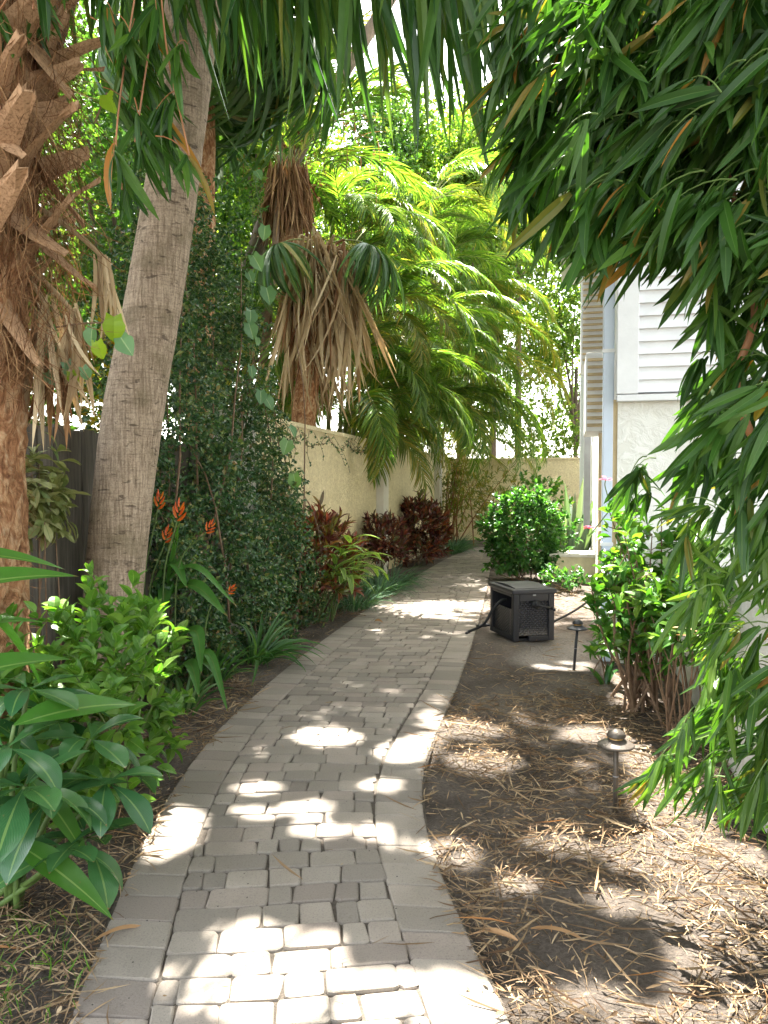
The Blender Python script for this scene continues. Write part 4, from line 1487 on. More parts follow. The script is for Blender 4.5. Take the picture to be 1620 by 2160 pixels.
def stump_palm():
    base = np.array([-4.5, 12.0, 0])
    t = thing('fibrous_palm', base, 'palm with a shaggy red brown fibre head and upright yellow green fronds', 'palm')
    top = np.array([0, 0, 5.75])
    g, P = tapered_trunk(np.array([(0, 0, -0.05), (0, 0, 3), top]), [0.2, 0.18, 0.22], 18, 0.02)
    g.build('trunk', 'rawbark', t, smooth=True)
    g = Geo()
    n = 900
    a = rng.uniform(0, 2 * PI, n)
    r = 0.16 + 0.16 * rng.random(n)
    P = np.c_[r * np.cos(a), r * np.sin(a), rng.uniform(6.0, 6.75, n)]
    D = np.c_[np.cos(a) * 0.2, np.sin(a) * 0.2, -np.ones(n)] + rng.normal(0, 0.1, (n, 3))
    g.scatter([leaf('strap', 0.05, 4, 0.4, q, 0.5) for q in (0.1, -0.2, 0.3)], P, frames(D, rdirs(n)), rng.uniform(0.3, 0.8, n))
    g.build('fibre', 'fandrydark', t)
    vs = [frond(2.9, 50, 0.6, 0.05, e, b, 0.3, 0.5, 0.15, ang=0.7).build('frond', [m, 'rachis'], t) for e, b, m in ((1.35, 0.9, 'arecalit'), (1.05, 1.3, 'areca'), (0.8, 1.6, 'areca'))]
    for i in range(14):
        o = vs[i] if i < 3 else dup(vs[i % 3], t)
        o.location = top + np.array([0, 0, 0.8])
        o.rotation_euler = (rng.normal(0, 0.1), 0, i * 2.4 - 1.3)


stump_palm()


def areca(base, tops, nfr, seed_a, label, L=2.3, mats=('areca', 'areca', 'arecalit'), bias=-0.7):
    t = thing('areca_palm', base, label, 'palm', 'feathery palms arching over the wall')
    vs = []
    for e, b, m in ((1.2, 2.0, mats[0]), (0.85, 2.1, mats[1]), (0.5, 1.9, mats[2]), (0.95, 2.5, mats[0])):
        vs.append(frond(L * rng.uniform(0.9, 1.1), 60, 0.6, 0.034, e, b, 0.3, 0.6, 0.2, ang=0.8))
    made = []
    base = np.asarray(base, float)
    for tx, ty, tz in tops:
        g = Geo().tube(smooth_path(np.array([(tx * 0.35, ty * 0.35, -0.05), (tx * 0.6, ty * 0.6, tz * 0.5), (tx, ty, tz)]), 6), np.linspace(0.05, 0.034, 13), 10)
        g.build('cane', 'rachis', t, smooth=True)
        for i in range(nfr):
            k = rng.integers(0, 4)
            if len(made) < 4:
                k = len(made)
                o = vs[k].build('frond', [[mats[0], mats[1], mats[2], mats[0]][k], 'rachis'], t)
                made.append(o)
            else:
                o = dup(made[k], t)
            o.location = (tx, ty, tz)
            a = bias + rng.normal(0, 0.85) if rng.random() < 0.75 else rng.uniform(0, 2 * PI)
            o.rotation_euler = (rng.normal(0, 0.12), rng.normal(0, 0.12), a)
            s = rng.uniform(0.8, 1.12)
            o.scale = (s, s, s)
    return t


# fronds lean out over the path: local +y turned by a; a = -pi/2 points to +x
areca((-4.1, 12.6, 0), [(0.2, -0.3, 3.2), (0.5, 0.3, 4.2), (0.0, 0.5, 2.3), (0.6, -0.1, 2.6)], 10, 0, 'dark green feathery palm behind the wall just beyond the straw skirt', L=2.6, bias=-1.7)
areca((-3.7, 15.6, 0), [(0.3, -0.2, 3.4), (0.45, 0.3, 2.8), (0.1, 0.6, 4.6), (0.45, -0.5, 3.9), (0.4, 0.0, 2.4)], 10, 0, 'big feathery palm arching its fronds over the second white pilaster', L=3.3, bias=-1.5)
areca((-3.8, 19.6, 0), [(0.5, -0.4, 3.0), (0.9, 0.2, 4.4), (0.2, 0.5, 2.4), (0.9, -0.3, 5.6)], 10, 0, 'yellowing feathery palm near the corner of the two walls', L=3.5, mats=('areca', 'arecalit', 'arecalit'), bias=-1.4)
areca((-3.9, 17.4, 0), [(0.3, -0.2, 5.0), (0.7, 0.3, 6.2), (0.1, 0.6, 7.2), (0.9, -0.4, 7.8)], 10, 0, 'tall feathery palm with high fronds over the far end of the wall', L=3.0, bias=-1.5)
areca((-4.6, 14.2, 0), [(0.2, -0.2, 5.2), (0.5, 0.2, 6.0), (0.0, 0.5, 6.8)], 10, 0, 'tall feathery palm rising behind the shaggy fibre head', L=2.6, bias=-1.6)

# ------------------------------------------------------------------ trees behind and above


def tree(base, h, rad, cz, nt, L, mat, label, group=None, trunk_r=0.14, canopy=False, lean=(0, 0), nper=6, name='broadleaf_tree', inner=0.35):
    t = thing(name, base, label, 'tree', group)
    c = np.array([lean[0], lean[1], cz])
    nb = max(5, nt // 260)
    bl = []
    for i in range(nb):
        d = rdirs(1)[0]
        p = c + d * np.asarray(rad) * rng.uniform(0.3, 0.75)
        bl.append((p, np.asarray(rad) * rng.uniform(0.3, 0.55)))
    P, D = [], []
    for i in range(nb):
        q, d = shell(nt // nb, bl[i][0], bl[i][1], inner, -0.95)
        P.append(q)
        D.append(d)
    P, D = np.concatenate(P), np.concatenate(D)
    P[:, 2] = np.maximum(P[:, 2], cz - rad[2] * 1.05)
    keep = np.ones(len(P), bool)
    P, D = P[keep], D[keep]
    g = Geo()
    whorls(g, P, D, nper, OVS, L, 1.1, L * 1.2, 0.1, jit=0.5, base=base)
    g.build('crown', mat, t)
    g = Geo()
    g.tube(smooth_path(np.array([(0, 0, -0.1), (lean[0] * 0.3, lean[1] * 0.3, (cz - rad[2]) * 0.6), c - np.array([0, 0, rad[2] * 0.2])]), 6), np.linspace(trunk_r, trunk_r * 0.4, 13), 10)
    for i in range(nb):
        s = np.array([lean[0] * 0.5, lean[1] * 0.5, cz - rad[2] * rng.uniform(0.5, 0.95)])
        lp = smooth_path(np.array([s, s * 0.5 + bl[i][0] * 0.5 + rng.normal(0, 0.15, 3), bl[i][0]]), 4)
        if not shades_lit(lp + np.asarray(base), 0.1).any():
            g.tube(lp, np.linspace(trunk_r * 0.4, 0.015, 9), 6)
    g.build('trunk', 'bark', t, smooth=True)
    return t


tree((-6.6, 6.0, 0), 7, (2.6, 2.4, 2.6), 4.6, 4200, 0.1, 'tree', 'dense broadleaf tree rising behind the board fence', 'trees beyond the walls')
tree((-6.4, 10.5, 0), 8, (2.2, 2.2, 3.2), 5.6, 4200, 0.11, 'tree', 'broadleaf tree seen between the drooping fan blades and the fibre head', 'trees beyond the walls')
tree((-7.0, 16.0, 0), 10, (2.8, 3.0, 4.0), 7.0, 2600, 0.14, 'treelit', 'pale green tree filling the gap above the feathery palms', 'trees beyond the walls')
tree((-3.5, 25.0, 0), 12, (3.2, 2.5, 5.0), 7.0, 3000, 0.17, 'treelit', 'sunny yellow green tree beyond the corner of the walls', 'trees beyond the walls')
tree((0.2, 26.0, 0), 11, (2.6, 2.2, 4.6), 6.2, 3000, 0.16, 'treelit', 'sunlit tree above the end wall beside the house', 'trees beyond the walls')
tree((-9.5, 22.0, 0), 12, (4, 4, 5), 8.5, 2600, 0.2, 'tree', 'tall dark tree far behind the garden wall', 'trees beyond the walls')
tree((3.5, 33.0, 0), 14, (5, 3, 6), 9.5, 2600, 0.24, 'tree', 'distant tree whose top shows over the house', 'trees beyond the walls')
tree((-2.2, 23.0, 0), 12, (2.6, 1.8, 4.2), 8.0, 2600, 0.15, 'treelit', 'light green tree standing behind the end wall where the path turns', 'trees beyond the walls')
tree((1.0, 23.5, 0), 12, (2.2, 1.6, 3.4), 10.0, 3000, 0.15, 'tree', 'high crowned tree above the end wall with sky showing through', 'trees beyond the walls')
tree((-5.6, 19.5, 0), 12, (2.4, 2.4, 4.5), 9.0, 2600, 0.14, 'tree', 'dark broadleaf tree behind the tall feathery palm', 'trees beyond the walls')
tree((-11.0, 9.0, 0), 10, (3.0, 4.0, 4.2), 5.2, 3600, 0.24, 'tree', 'big dark tree far behind the fence and the first broadleaf trees', 'trees beyond the walls', inner=0.1)
tree((-11.0, 17.0, 0), 13, (3.5, 4.0, 5.5), 7.5, 3600, 0.26, 'tree', 'big dense tree far behind the shaggy fibre head', 'trees beyond the walls', inner=0.1)
tree((-5.0, 29.0, 0), 16, (4.5, 2.5, 6.5), 9.5, 3600, 0.28, 'tree', 'broad dark tree far beyond the corner of the walls', 'trees beyond the walls', inner=0.1)
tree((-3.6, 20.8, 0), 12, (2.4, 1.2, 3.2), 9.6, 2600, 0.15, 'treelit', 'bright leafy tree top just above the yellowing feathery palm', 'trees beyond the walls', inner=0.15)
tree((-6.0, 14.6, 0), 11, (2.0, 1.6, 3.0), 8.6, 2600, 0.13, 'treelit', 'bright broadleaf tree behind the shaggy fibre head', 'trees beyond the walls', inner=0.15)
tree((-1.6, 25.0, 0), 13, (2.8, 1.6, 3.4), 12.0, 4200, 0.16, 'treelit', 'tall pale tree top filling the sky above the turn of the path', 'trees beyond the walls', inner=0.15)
tree((-5.2, 4.9, 0), 6, (1.1, 1.3, 1.7), 3.7, 1500, 0.09, 'tree', 'bushy tree filling the gap between the two palm trunks', 'trees beyond the walls', inner=0.15)
for x, y, r, h, lab in [(-4.3, 3.4, 0.9, 2.9, 'leafy shrub showing over the board fence near the boot covered trunk'), (-4.5, 5.2, 1.0, 3.6, 'tall shrub rising behind the board fence and the leaning trunk'), (-4.4, 9.0, 0.7, 2.9, 'shrub filling the space under the straw skirt behind the wall'),
                        (-4.4, 11.4, 0.8, 3.1, 'shrub behind the wall below the feathery fronds'), (-4.4, 17.5, 0.9, 3.4, 'shrub behind the wall between the two far palms')]:
    shrub('backing_shrub', lab, 'shrub', (x, y, 0), (r * 0.8, r * 1.1, h * 0.42), h, 620, 7, OVS, 0.085, 'tree', 10, 'shrubs behind the fence and wall', inner=0.2)
for x, y, lab in [(-0.6, 23.2, 'low sunny shrub over the end wall behind the clipped hedge'), (1.4, 23.6, 'low sunny shrub over the end wall next to the house')]:
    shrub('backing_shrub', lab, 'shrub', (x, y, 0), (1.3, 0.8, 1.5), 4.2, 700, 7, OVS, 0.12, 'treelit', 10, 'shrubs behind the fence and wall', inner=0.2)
# trees added mostly out of view to shade the path, cut open for sun spots
tree((-6.2, 6.6, 0), 8, (3.4, 4.0, 0.9), 7.3, 20000, 0.14, 'tree', 'added shade tree above the view, its crown cut open for the sun spots', None, 0.2, True, (3.9, -2.0), name='added_shade_tree')
tree((-6.8, 13.0, 0), 11, (3.3, 2.9, 0.9), 10.6, 8000, 0.14, 'treelit', 'high pale green tree added to shade the far part of the path', None, 0.2, True, (5.2, -1.4), name='added_shade_tree')
tree((1.9, -1.6, 0), 8, (3.0, 3.6, 1.0), 6.2, 12000, 0.14, 'tree', 'unseen tree added behind the bamboo to shade the path', None, 0.2, True, (-2.2, 2.8), name='added_shade_tree')
t = thing('fine_twig_tree', (-5.2, 11.0, 0), 'bare brown twiggy tree top between the palms', 'tree')
g, gt = Geo(), Geo()
gt.tube(curve3((0, 0, -0.1), (0.6, 1.0, 7.5), 0, 0.3), np.linspace(0.1, 0.04, 7), 8)
n = 900
P = np.array([0.7, 1.0, 8.2]) + rng.normal(0, 1, (n, 3)) * np.array([0.55, 0.6, 1.3])
g.scatter([leaf('strap', 0.02, 4, 0.2, q, 0.5) for q in (0.5, -0.5, 1.0)], P, frames(rdirs(n) + np.array([0, 0, -0.3])), rng.uniform(0.25, 0.7, n))
whorls(g, P[::2], rdirs(len(P[::2])), 3, OVS, 0.07, 1.1)
gt.build('trunk', 'twig', t)
g.build('crown', 'fandrydark', t)

# ------------------------------------------------------------------ vine mass on the wall and fence


def vine_mass():
    t = thing('climbing_vine', (-3.0, 6.4, 0), 'thick mass of small leaved vine smothering the fence and wall end', 'climbing vine')
    base = np.array([-3.0, 6.4, 0])
    n = 44000
    P = np.c_[rng.uniform(-3.5, -2.45, n), rng.uniform(4.7, 9.2, n), rng.uniform(0.0, 4.4, n)]
    y, z, x = P[:, 1], P[:, 2], P[:, 0]
    zmax = np.interp(y, [4.7, 5.2, 5.8, 6.5, 6.9, 7.2, 7.6, 8.0], [2.6, 3.6, 4.1, 3.7, 2.6, 1.8, 1.2, 0.2]) + 0.25 * np.sin(y * 7) + 0.1 * np.sin(y * 17)
    face = np.interp(z, [0, 0.6, 1.6, 3.0, 4.4], [-2.5, -2.44, -2.62, -2.72, -3.0]) + 0.13 * np.sin(y * 5 + z * 3) + 0.1 * np.sin(z * 9 - y * 8) - 0.2 * np.clip(y - 7.0, 0, 2)
    m = (z < zmax) & (x < face) & (x > face - 0.45 - 0.25 * (z > 2.2)) & (rng.random(n) < np.where(z > 2.3, 0.62, 0.8) * (0.5 + 0.5 * (np.sin(y * 6.3 + 1 + z) * np.sin(z * 5.7 + y * 2) > -0.3)))
    P = P[m]
    g = Geo()
    D = np.c_[np.full(len(P), 0.9), rng.normal(-0.35, 0.6, len(P)), rng.normal(-0.1, 0.6, len(P))]
    whorls(g, P - base, D, 7, OVS, 0.054, 1.2, 0.12, 0.15, jit=0.5, roll=0.7)
    g.build('foliage', 'ivy', t)
    g = Geo()
    for i in range(26):
        a = np.array([-3.0 + rng.normal(0, 0.12), rng.uniform(4.8, 8.4), 0.0]) - base
        b = np.array([-2.88 + rng.normal(0, 0.1), a[1] + base[1] + rng.normal(0, 0.5), rng.uniform(1.2, 3.9)]) - base
        g.tube(curve3(a, b, 0, rng.normal(0, 0.2), 9) + rng.normal(0, 0.012, (9, 3)), np.linspace(0.012, 0.004, 9), 5)
    g.build('stems', 'twig', t)
    # sparse runners along the wall top
    g = Geo()
    pts = np.array([(-3.02 + rng.normal(0, 0.03), y, 2.1 - 0.12 * abs(math.sin(y * 3)) + rng.normal(0, 0.03)) for y in np.linspace(7.6, 12.2, 80)])
    g.tube(pts - base, 0.004, 5, 1)
    whorls(g, pts[::1] - base, np.tile([0.6, 0, -0.6], (len(pts), 1)), 2, OVS, 0.06, 1.2, 0.03)
    for q in range(9):
        s = np.array([-3.05, rng.uniform(7.7, 11.5), 2.15])
        e = s + np.array([0.03, rng.normal(0.3, 0.3), -rng.uniform(0.15, 0.5)])
        R = curve3(s, e, -0.04, 0.05, 8)
        g.tube(R - base, 0.003, 4, 1)
        whorls(g, R - base, np.tile([0.5, 0, -0.7], (8, 1)), 1, OVS, 0.055, 1.2, 0.03)
    g.build('runner', ['ivy', 'twig'], t)
    # heart leaved creeper hanging through it
    t2 = thing('heart_leaf_creeper', (-2.6, 6.2, 0), 'trailing creeper of pale heart shaped leaves hanging on the dark vine', 'creeper')
    b2 = np.array([-2.6, 6.2, 0])
    L = [(440, 360, 5.9), (452, 478, 6.0), (480, 545, 6.0), (492, 580, 6.0), (530, 605, 6.1), (515, 660, 6.1), (490, 685, 6.0), (520, 712, 6.1), (484, 778, 6.0), (507, 825, 6.1), (558, 838, 6.3), (590, 900, 6.6), (575, 930, 6.6), (600, 1000, 6.8)]
    P = np.array([at(*q) for q in L]) - b2
    P[:, 0] = np.maximum(P[:, 0], 0.05)
    g = Geo()
    P[:, :2] += rng.normal(0, 0.05, (len(P), 2))
    D = np.c_[rng.normal(0.4, 0.35, len(P)), rng.normal(-0.2, 0.35, len(P)), -np.ones(len(P))]
    g.scatter(HRT, P, frames(D, np.tile([0.5, -0.8, 0.35], (len(P), 1)) + rng.normal(0, 0.25, (len(P), 3))), rng.uniform(0.08, 0.17, len(P)))
    g.build('foliage', 'heart', t2)
    o = np.argsort(-P[:, 2])
    Geo().tube(np.concatenate([[P[o[0]] + np.array([-0.3, 0, 0.4])], P[o]])[:, :] + np.array([-0.03, 0.03, 0]), 0.004, 5).build('stem', 'stem', t2)


vine_mass()

t = thing('trunk_creeper', (-2.2, 3.0, 0), 'lime and grey green heart leaved creeper clinging to the boot covered trunk', 'creeper')
b = np.array([-2.2, 3.0, 0])
L = [(240, 668, 0.14, 1), (255, 712, 0.13, 0), (195, 690, 0.11, 0), (205, 720, 0.1, 1), (105, 690, 0.1, 0), (110, 720, 0.1, 0), (65, 745, 0.09, 1), (100, 785, 0.1, 0), (140, 765, 0.1, 0), (150, 785, 0.08, 1), (70, 800, 0.08, 1), (175, 775, 0.08, 0), (225, 200, 0.13, 1), (80, 660, 0.09, 0)]
for m, k in (('heart', 0), ('lime', 1)):
    g = Geo()
    q = [l for l in L if l[3] == k]
    P = np.array([at(l[0], l[1], 2.95) for l in q]) - b
    D = np.c_[rng.normal(0.3, 0.4, len(q)), rng.normal(-0.1, 0.3, len(q)), -np.ones(len(q))]
    g.scatter(HRT, P, frames(D, np.tile([0.1, -1, 0.3], (len(q), 1)) + rng.normal(0, 0.4, (len(q), 3))), np.array([l[2] for l in q]) * 0.8)
    g.build('foliage', m, t)
g = Geo()
for l in ([(60, 700), (110, 692), (170, 683), (235, 680)], [(55, 775), (100, 778), (150, 772)], [(70, 690), (80, 745), (75, 800)], [(200, 260), (215, 220), (226, 195)]):
    g.tube(smooth_path(np.array([at(*q, 2.97) for q in l]) - b, 5), 0.004, 5)
g.build('stem', 'twig', t)

# variegated shrub by the fence, yellow shrub beyond
shrub('variegated_shrub', 'cream variegated umbrella leaf shrub between the two trunks', 'shrub', at(88, 1330, 3.75) * np.array([1, 1, 0]), (0.16, 0.2, 0.3), 1.72, 42, 8, [leaf('obovate', 0.38, 5, 0.12, q) for q in (0.3, 0.6)], 0.14, 'variegated', 4, upb=-0.15, spread=1.5)
shrub('yellow_shrub', 'bright yellow leaved shrub glimpsed behind the leaning trunk', 'shrub', np.array([-4.0, 6.1, 0]), (0.32, 0.35, 0.75), 3.1, 110, 6, OVS, 0.09, 'yellowleaf', 5)

# ------------------------------------------------------------------ bed plants along the path


def bright_bush():
    base = np.array([-2.06, 3.1, 0])
    t = shrub('bright_bush', 'bushy bright green soft leaved plant at the foot of the leaning trunk', 'shrub', base, (0.56, 0.68, 0.56), 1.0, 400, 7, OV, 0.1, 'bush', 14, upb=0.35, stem_mat='stem', inner=0.45,
              keep=lambda P: ~np.array([path_in(a + base[0], b_ + base[1], 0.03 if c < 0.35 else 0.02) for a, b_, c in P]))


bright_bush()


def rosette_plant():
    base = np.array([-1.98, 2.25, 0])
    t = thing('glossy_rosette_plant', base, 'dark glossy plant with rosettes of broad ribbed leaves beside the pavers', 'plant')
    tm = [leaf('obovate', 0.4, 10, 0.13, q, tw) for q, tw in ((0.25, 0.1), (0.5, -0.2), (0.75, 0.2))]
    gs = Geo()
    for i, (px, py, y, L, n) in enumerate([(60, 1455, 2.35, 0.2, 8), (52, 1660, 2.1, 0.23, 9), (190, 1560, 2.45, 0.21, 8), (100, 1690, 2.2, 0.22, 8), (225, 1650, 2.4, 0.2, 7), (10, 1580, 2.1, 0.2, 7), (140, 1790, 2.2, 0.2, 6), (-60, 1500, 2.3, 0.22, 8), (120, 1520, 2.6, 0.18, 7), (180, 1770, 2.3, 0.19, 6)]):
        c = at(px, py, y) - base
        a = np.arange(n) * 2.4 + rng.uniform(0, 6)
        k = np.arange(n) / n
        D = np.c_[np.cos(a), np.sin(a), 0.55 - 0.95 * k + rng.normal(0, 0.12, n)]
        g = Geo()
        g.scatter(tm, c + D * 0.015, frames(D), 1.3 * L * (0.72 + 0.36 * k) * rng.uniform(0.9, 1.1, n))
        g.build('leaves', 'rosette', t, smooth=True)
        gs.tube(smooth_path(np.array([(rng.normal(0, 0.06), rng.normal(0.05, 0.06), -0.02), c * np.array([0.6, 0.6, 0.55]), c]), 4), np.linspace(0.012, 0.007, 9), 7)
    gs.build('stems', 'stem', t, smooth=True)


rosette_plant()


def ginger_plant():
    base = np.array([-2.35, 2.3, 0])
    t = thing('ginger_plant', base, 'long leaved ginger with arching lit blades in front of the boot covered trunk', 'plant')
    gl = [((-160, 1260, 2.0), (165, 1218, 2.35), 0.11), ((-150, 1170, 2.2), (135, 1205, 2.5), 0.08), ((-110, 1440, 2.1), (150, 1395, 2.35), 0.12), ((-120, 1330, 2.2), (95, 1316, 2.45), 0.06), ((30, 1530, 2.15), (290, 1492, 2.5), 0.105), ((20, 1770, 2.1), (228, 1950, 2.15), 0.085), ((-80, 1250, 2.2), (120, 1470, 2.5), 0.1), ((60, 1640, 2.2), (190, 1830, 2.25), 0.07)]
    gs = Geo()
    for a, b, wd in gl:
        A, B = at(*a) - base, at(*b) - base
        L = np.linalg.norm(B - A)
        g = Geo()
        V, F, UV = leaf('ovate', wd / L * 1.15, 14, 0.14, 0.28, rng.uniform(-0.25, 0.25))
        D = unit(B - A) + np.array([0, 0, 0.22])
        g.scatter((V, F, UV), [A], frames(np.array([D]), np.array([[0.1, -0.35, 1.0]])), np.array([L * 1.03]))
        g.build('leaf', 'ginger', t, smooth=True)
        gs.tube(smooth_path(np.array([(rng.normal(0, 0.08), rng.normal(0, 0.08), -0.02), A * np.array([0.8, 0.8, 0.6]), A]), 4), np.linspace(0.011, 0.006, 9), 7)
    gs.build('stems', 'stem', t, smooth=True)


ginger_plant()


def heliconia():
    base = np.array([-2.62, 4.75, 0])
    t = thing('heliconia', base, 'heliconia with orange bracts on thin stems beside the leaning trunk', 'flowering plant')
    gs = Geo()
    for px, py, y, sx, sy, sc in [(333, 1055, 4.7, 305, 1240, 1.0), (373, 1080, 4.65, 345, 1230, 1.15), (348, 1125, 4.7, 315, 1260, 0.9), (435, 1105, 4.7, 375, 1205, 0.8), (482, 1232, 4.8, 440, 1290, 0.6)]:
        q = at(px, py + 18, y) - base
        s = at(sx, sy, y) - base
        gs.tube(smooth_path(np.array([(s[0] * 0.6, s[1], 0), s, q]), 6), 0.005, 6)
        g = Geo()
        n = 6
        ax = unit(q - s)
        side = unit(np.cross(ax, [0.2, 1.0, 0]))
        for k in range(n):
            sg = 1 if k % 2 else -1
            d = ax * (0.85 + 0.12 * k) + side * sg * (0.75 - 0.1 * k) + rng.normal(0, 0.08, 3)
            g.scatter(leaf('lance', 0.2, 6, 0.9, -0.12, 0.0), [q + ax * 0.016 * k * sc], frames(d[None], (side * sg + ax * 0.1)[None]), np.array([0.085 * sc * (1 - 0.06 * k)]))
        g.build('flower', 'orange', t, smooth=True)
    for a, b, c, wd in [((300, 1290, 4.8), (400, 1195, 4.7), (498, 1277, 4.6), 0.055), ((300, 1300, 4.8), (360, 1190, 4.75), (395, 1240, 4.6), 0.1), ((305, 1300, 4.8), (400, 1235, 4.75), (480, 1300, 4.5), 0.12), ((310, 1320, 4.8), (350, 1235, 4.8), (330, 1340, 4.4), 0.11), ((340, 1390, 4.8), (410, 1330, 4.7), (425, 1420, 4.5), 0.1), ((400, 1420, 4.7), (440, 1380, 4.7), (480, 1500, 4.5), 0.07), ((345, 1260, 4.8), (372, 1140, 4.75), (380, 1095, 4.7), 0.035), ((400, 1430, 4.75), (430, 1395, 4.7), (470, 1440, 4.6), 0.07), ((360, 1440, 4.7), (400, 1400, 4.6), (420, 1470, 4.4), 0.09)]:
        P = smooth_path(np.array([at(*a), at(*b), at(*c)]) - base, 8)
        k = len(P)
        s = np.linspace(0, 1, k)
        wv = wd / 2 * np.sin(PI * np.clip(s, 0, 1) ** 0.8) + 0.003
        T = unit(np.gradient(P, axis=0))
        X = unit(np.cross(T, [0.25, -0.5, 1.0]))
        Z = np.cross(X, T)
        V = np.stack([P - X * wv[:, None] + Z * wv[:, None] * 0.3, P, P + X * wv[:, None] + Z * wv[:, None] * 0.3], 1).reshape(-1, 3)
        F, UV = [], []
        for i in range(k - 1):
            for j in (0, 1):
                F.append((i * 3 + j, i * 3 + j + 1, i * 3 + j + 4, i * 3 + j + 3))
                UV.append([(j * 0.5, s[i]), (j * 0.5 + 0.5, s[i]), (j * 0.5 + 0.5, s[i + 1]), (j * 0.5, s[i + 1])])
        g = Geo().add(V, F, np.array(UV))
        g.build('leaf', 'heliconia', t, smooth=True)
        gs.tube(smooth_path(np.array([(P[0][0] * 0.5, P[0][1] * 0.5, 0), P[0] * np.array([0.8, 0.8, 0.5]), P[0]]), 4), 0.008, 6)
    gs.build('stems', 'stem', t)


heliconia()

tufted('strap_plant', 'dark strap leaved plant leaning over the paver edge below the vine', 'plant', (-2.55, 5.95, 0), 46, 0.62, 0.032, 'strap', 0.1, (0.6, 1.2), (0.55, -0.2), 'strap leaved clumps')
tufted('strap_plant', 'upright strap leaved clump at the foot of the heliconia', 'plant', (-2.62, 5.3, 0), 26, 0.5, 0.03, 'strap', 0.12, (0.4, 1.0), (0.1, -0.1), 'strap leaved clumps')
tufted('strap_plant', 'small strap leaved clump between heliconia and bright bush', 'plant', (-2.42, 4.5, 0), 18, 0.4, 0.04, 'strap', 0.08, (0.5, 1.1), (0.2, -0.1), 'strap leaved clumps')

shrub('croton', 'red and green croton growing nearest the vine covered wall', 'croton', (-2.78, 8.35, 0), (0.46, 0.8, 0.55), 1.18, 240, 8, CRO, 0.16, 'croton', 12, 'crotons along the garden wall', upb=0.35)
shrub('croton', 'small near black croton in front of the second pilaster', 'croton', (-2.8, 11.6, 0), (0.38, 0.7, 0.45), 1.05, 150, 8, CRO, 0.15, 'crotondark', 10, 'crotons along the garden wall', upb=0.4)
shrub('croton', 'large maroon croton with orange tips beside the blue grass', 'croton', (-2.78, 14.6, 0), (0.5, 0.85, 0.65), 1.25, 280, 8, CRO, 0.17, 'crotondark', 14, 'crotons along the garden wall', upb=0.4)
shrub('croton', 'narrow orange leaved croton at the edge of the maroon one', 'croton', (-2.5, 15.6, 0), (0.16, 0.2, 0.35), 1.0, 24, 8, CRO, 0.16, 'croton', 5, 'crotons along the garden wall', upb=0.4)

t = thing('shell_ginger', (-2.65, 8.0, 0), 'striped yellow green shell ginger leaning from the crotons over the pavers', 'plant')
b = np.array([-2.65, 8.0, 0])
g, gs = Geo(), Geo()
for i in range(9):
    a = rng.uniform(-1.1, 0.5)
    tip = np.array([0.35 * math.cos(a) + 0.1, 0.75 * math.sin(a) * 0.7 + 0.25, rng.uniform(0.5, 0.95)])
    R = curve3((rng.normal(0, 0.07), rng.normal(0.1, 0.1), -0.02), tip, 0.16, 0.0, 9)
    gs.tube(R, np.linspace(0.009, 0.004, 9), 6)
    for k in range(3, 9):
        sg = 1 if k % 2 else -1
        T = unit(R[min(k + 1, 8)] - R[k - 1])
        sd_ = unit(np.cross(T, [0, 0, 1.0]))
        d = T * 0.8 + sd_ * sg * 0.6 + np.array([0, 0, -0.05])
        g.scatter([leaf('lance', 0.2, 10, 0.15, q, 0.1) for q in (0.4, 0.7)], [R[k]], frames(d[None]), np.array([rng.uniform(0.26, 0.4)]))
g.build('foliage', 'shellginger', t, smooth=True)
gs.build('stems', 'stem', t)
for x, y, n, lab in [(-2.5, 10.0, 200, 'grassy border clump under the dark croton'), (-2.52, 10.9, 200, 'grassy border clump just beyond the shell ginger'), (-2.5, 16.7, 260, 'blue green grassy clump at the end of the crotons'), (-2.55, 17.5, 240, 'blue green grassy clump by the far wall corner')]:
    tufted('border_grass', lab, 'grass clump', (x, y, 0), n, 0.55, 0.014, 'monkey', 0.24, (0.5, 1.3), (0.1, -0.05), 'blue green grass clumps', 0.9)
tufted('border_grass', 'low grassy clump beside the red and green croton', 'grass clump', (-2.5, 8.9, 0), 150, 0.45, 0.014, 'monkey', 0.2, (0.5, 1.3), (0.1, -0.05), 'blue green grass clumps', 0.9)
# thin canes and wispy bamboo in the wall corner
t = thing('young_bamboo', (-2.7, 18.6, 0), 'wispy young bamboo with orange canes in the wall corner', 'bamboo')
g, gs = Geo(), Geo()
for i in range(16):
    a = np.array([rng.normal(0, 0.22), rng.normal(0, 0.3), -0.02])
    e = a + np.array([rng.normal(0.3, 0.4), rng.normal(0, 0.3), rng.uniform(1.6, 3.0)])
    R = curve3(a, e, 0.1, 0.1, 12)
    gs.tube(R, np.linspace(0.018, 0.004, 12), 6)
    P = np.repeat(R[4:], 4, 0) + rng.normal(0, 0.12, (32, 3))
    whorls(g, P, rdirs(32) + np.array([0, 0, -0.2]), 4, LAN, 0.16, 0.9, 0.1, -0.2)
g.build('foliage', 'arecalit', t)
gs.build('canes', 'culm', t)
shrub('wispy_shrub', 'thin olive shrub in front of the end wall left of the clipped hedge'.replace(' left of', ' before'), 'shrub', (-1.75, 19.2, 0), (0.8, 0.6, 0.9), 1.9, 160, 7, LAN, 0.16, 'arecalit', 16)

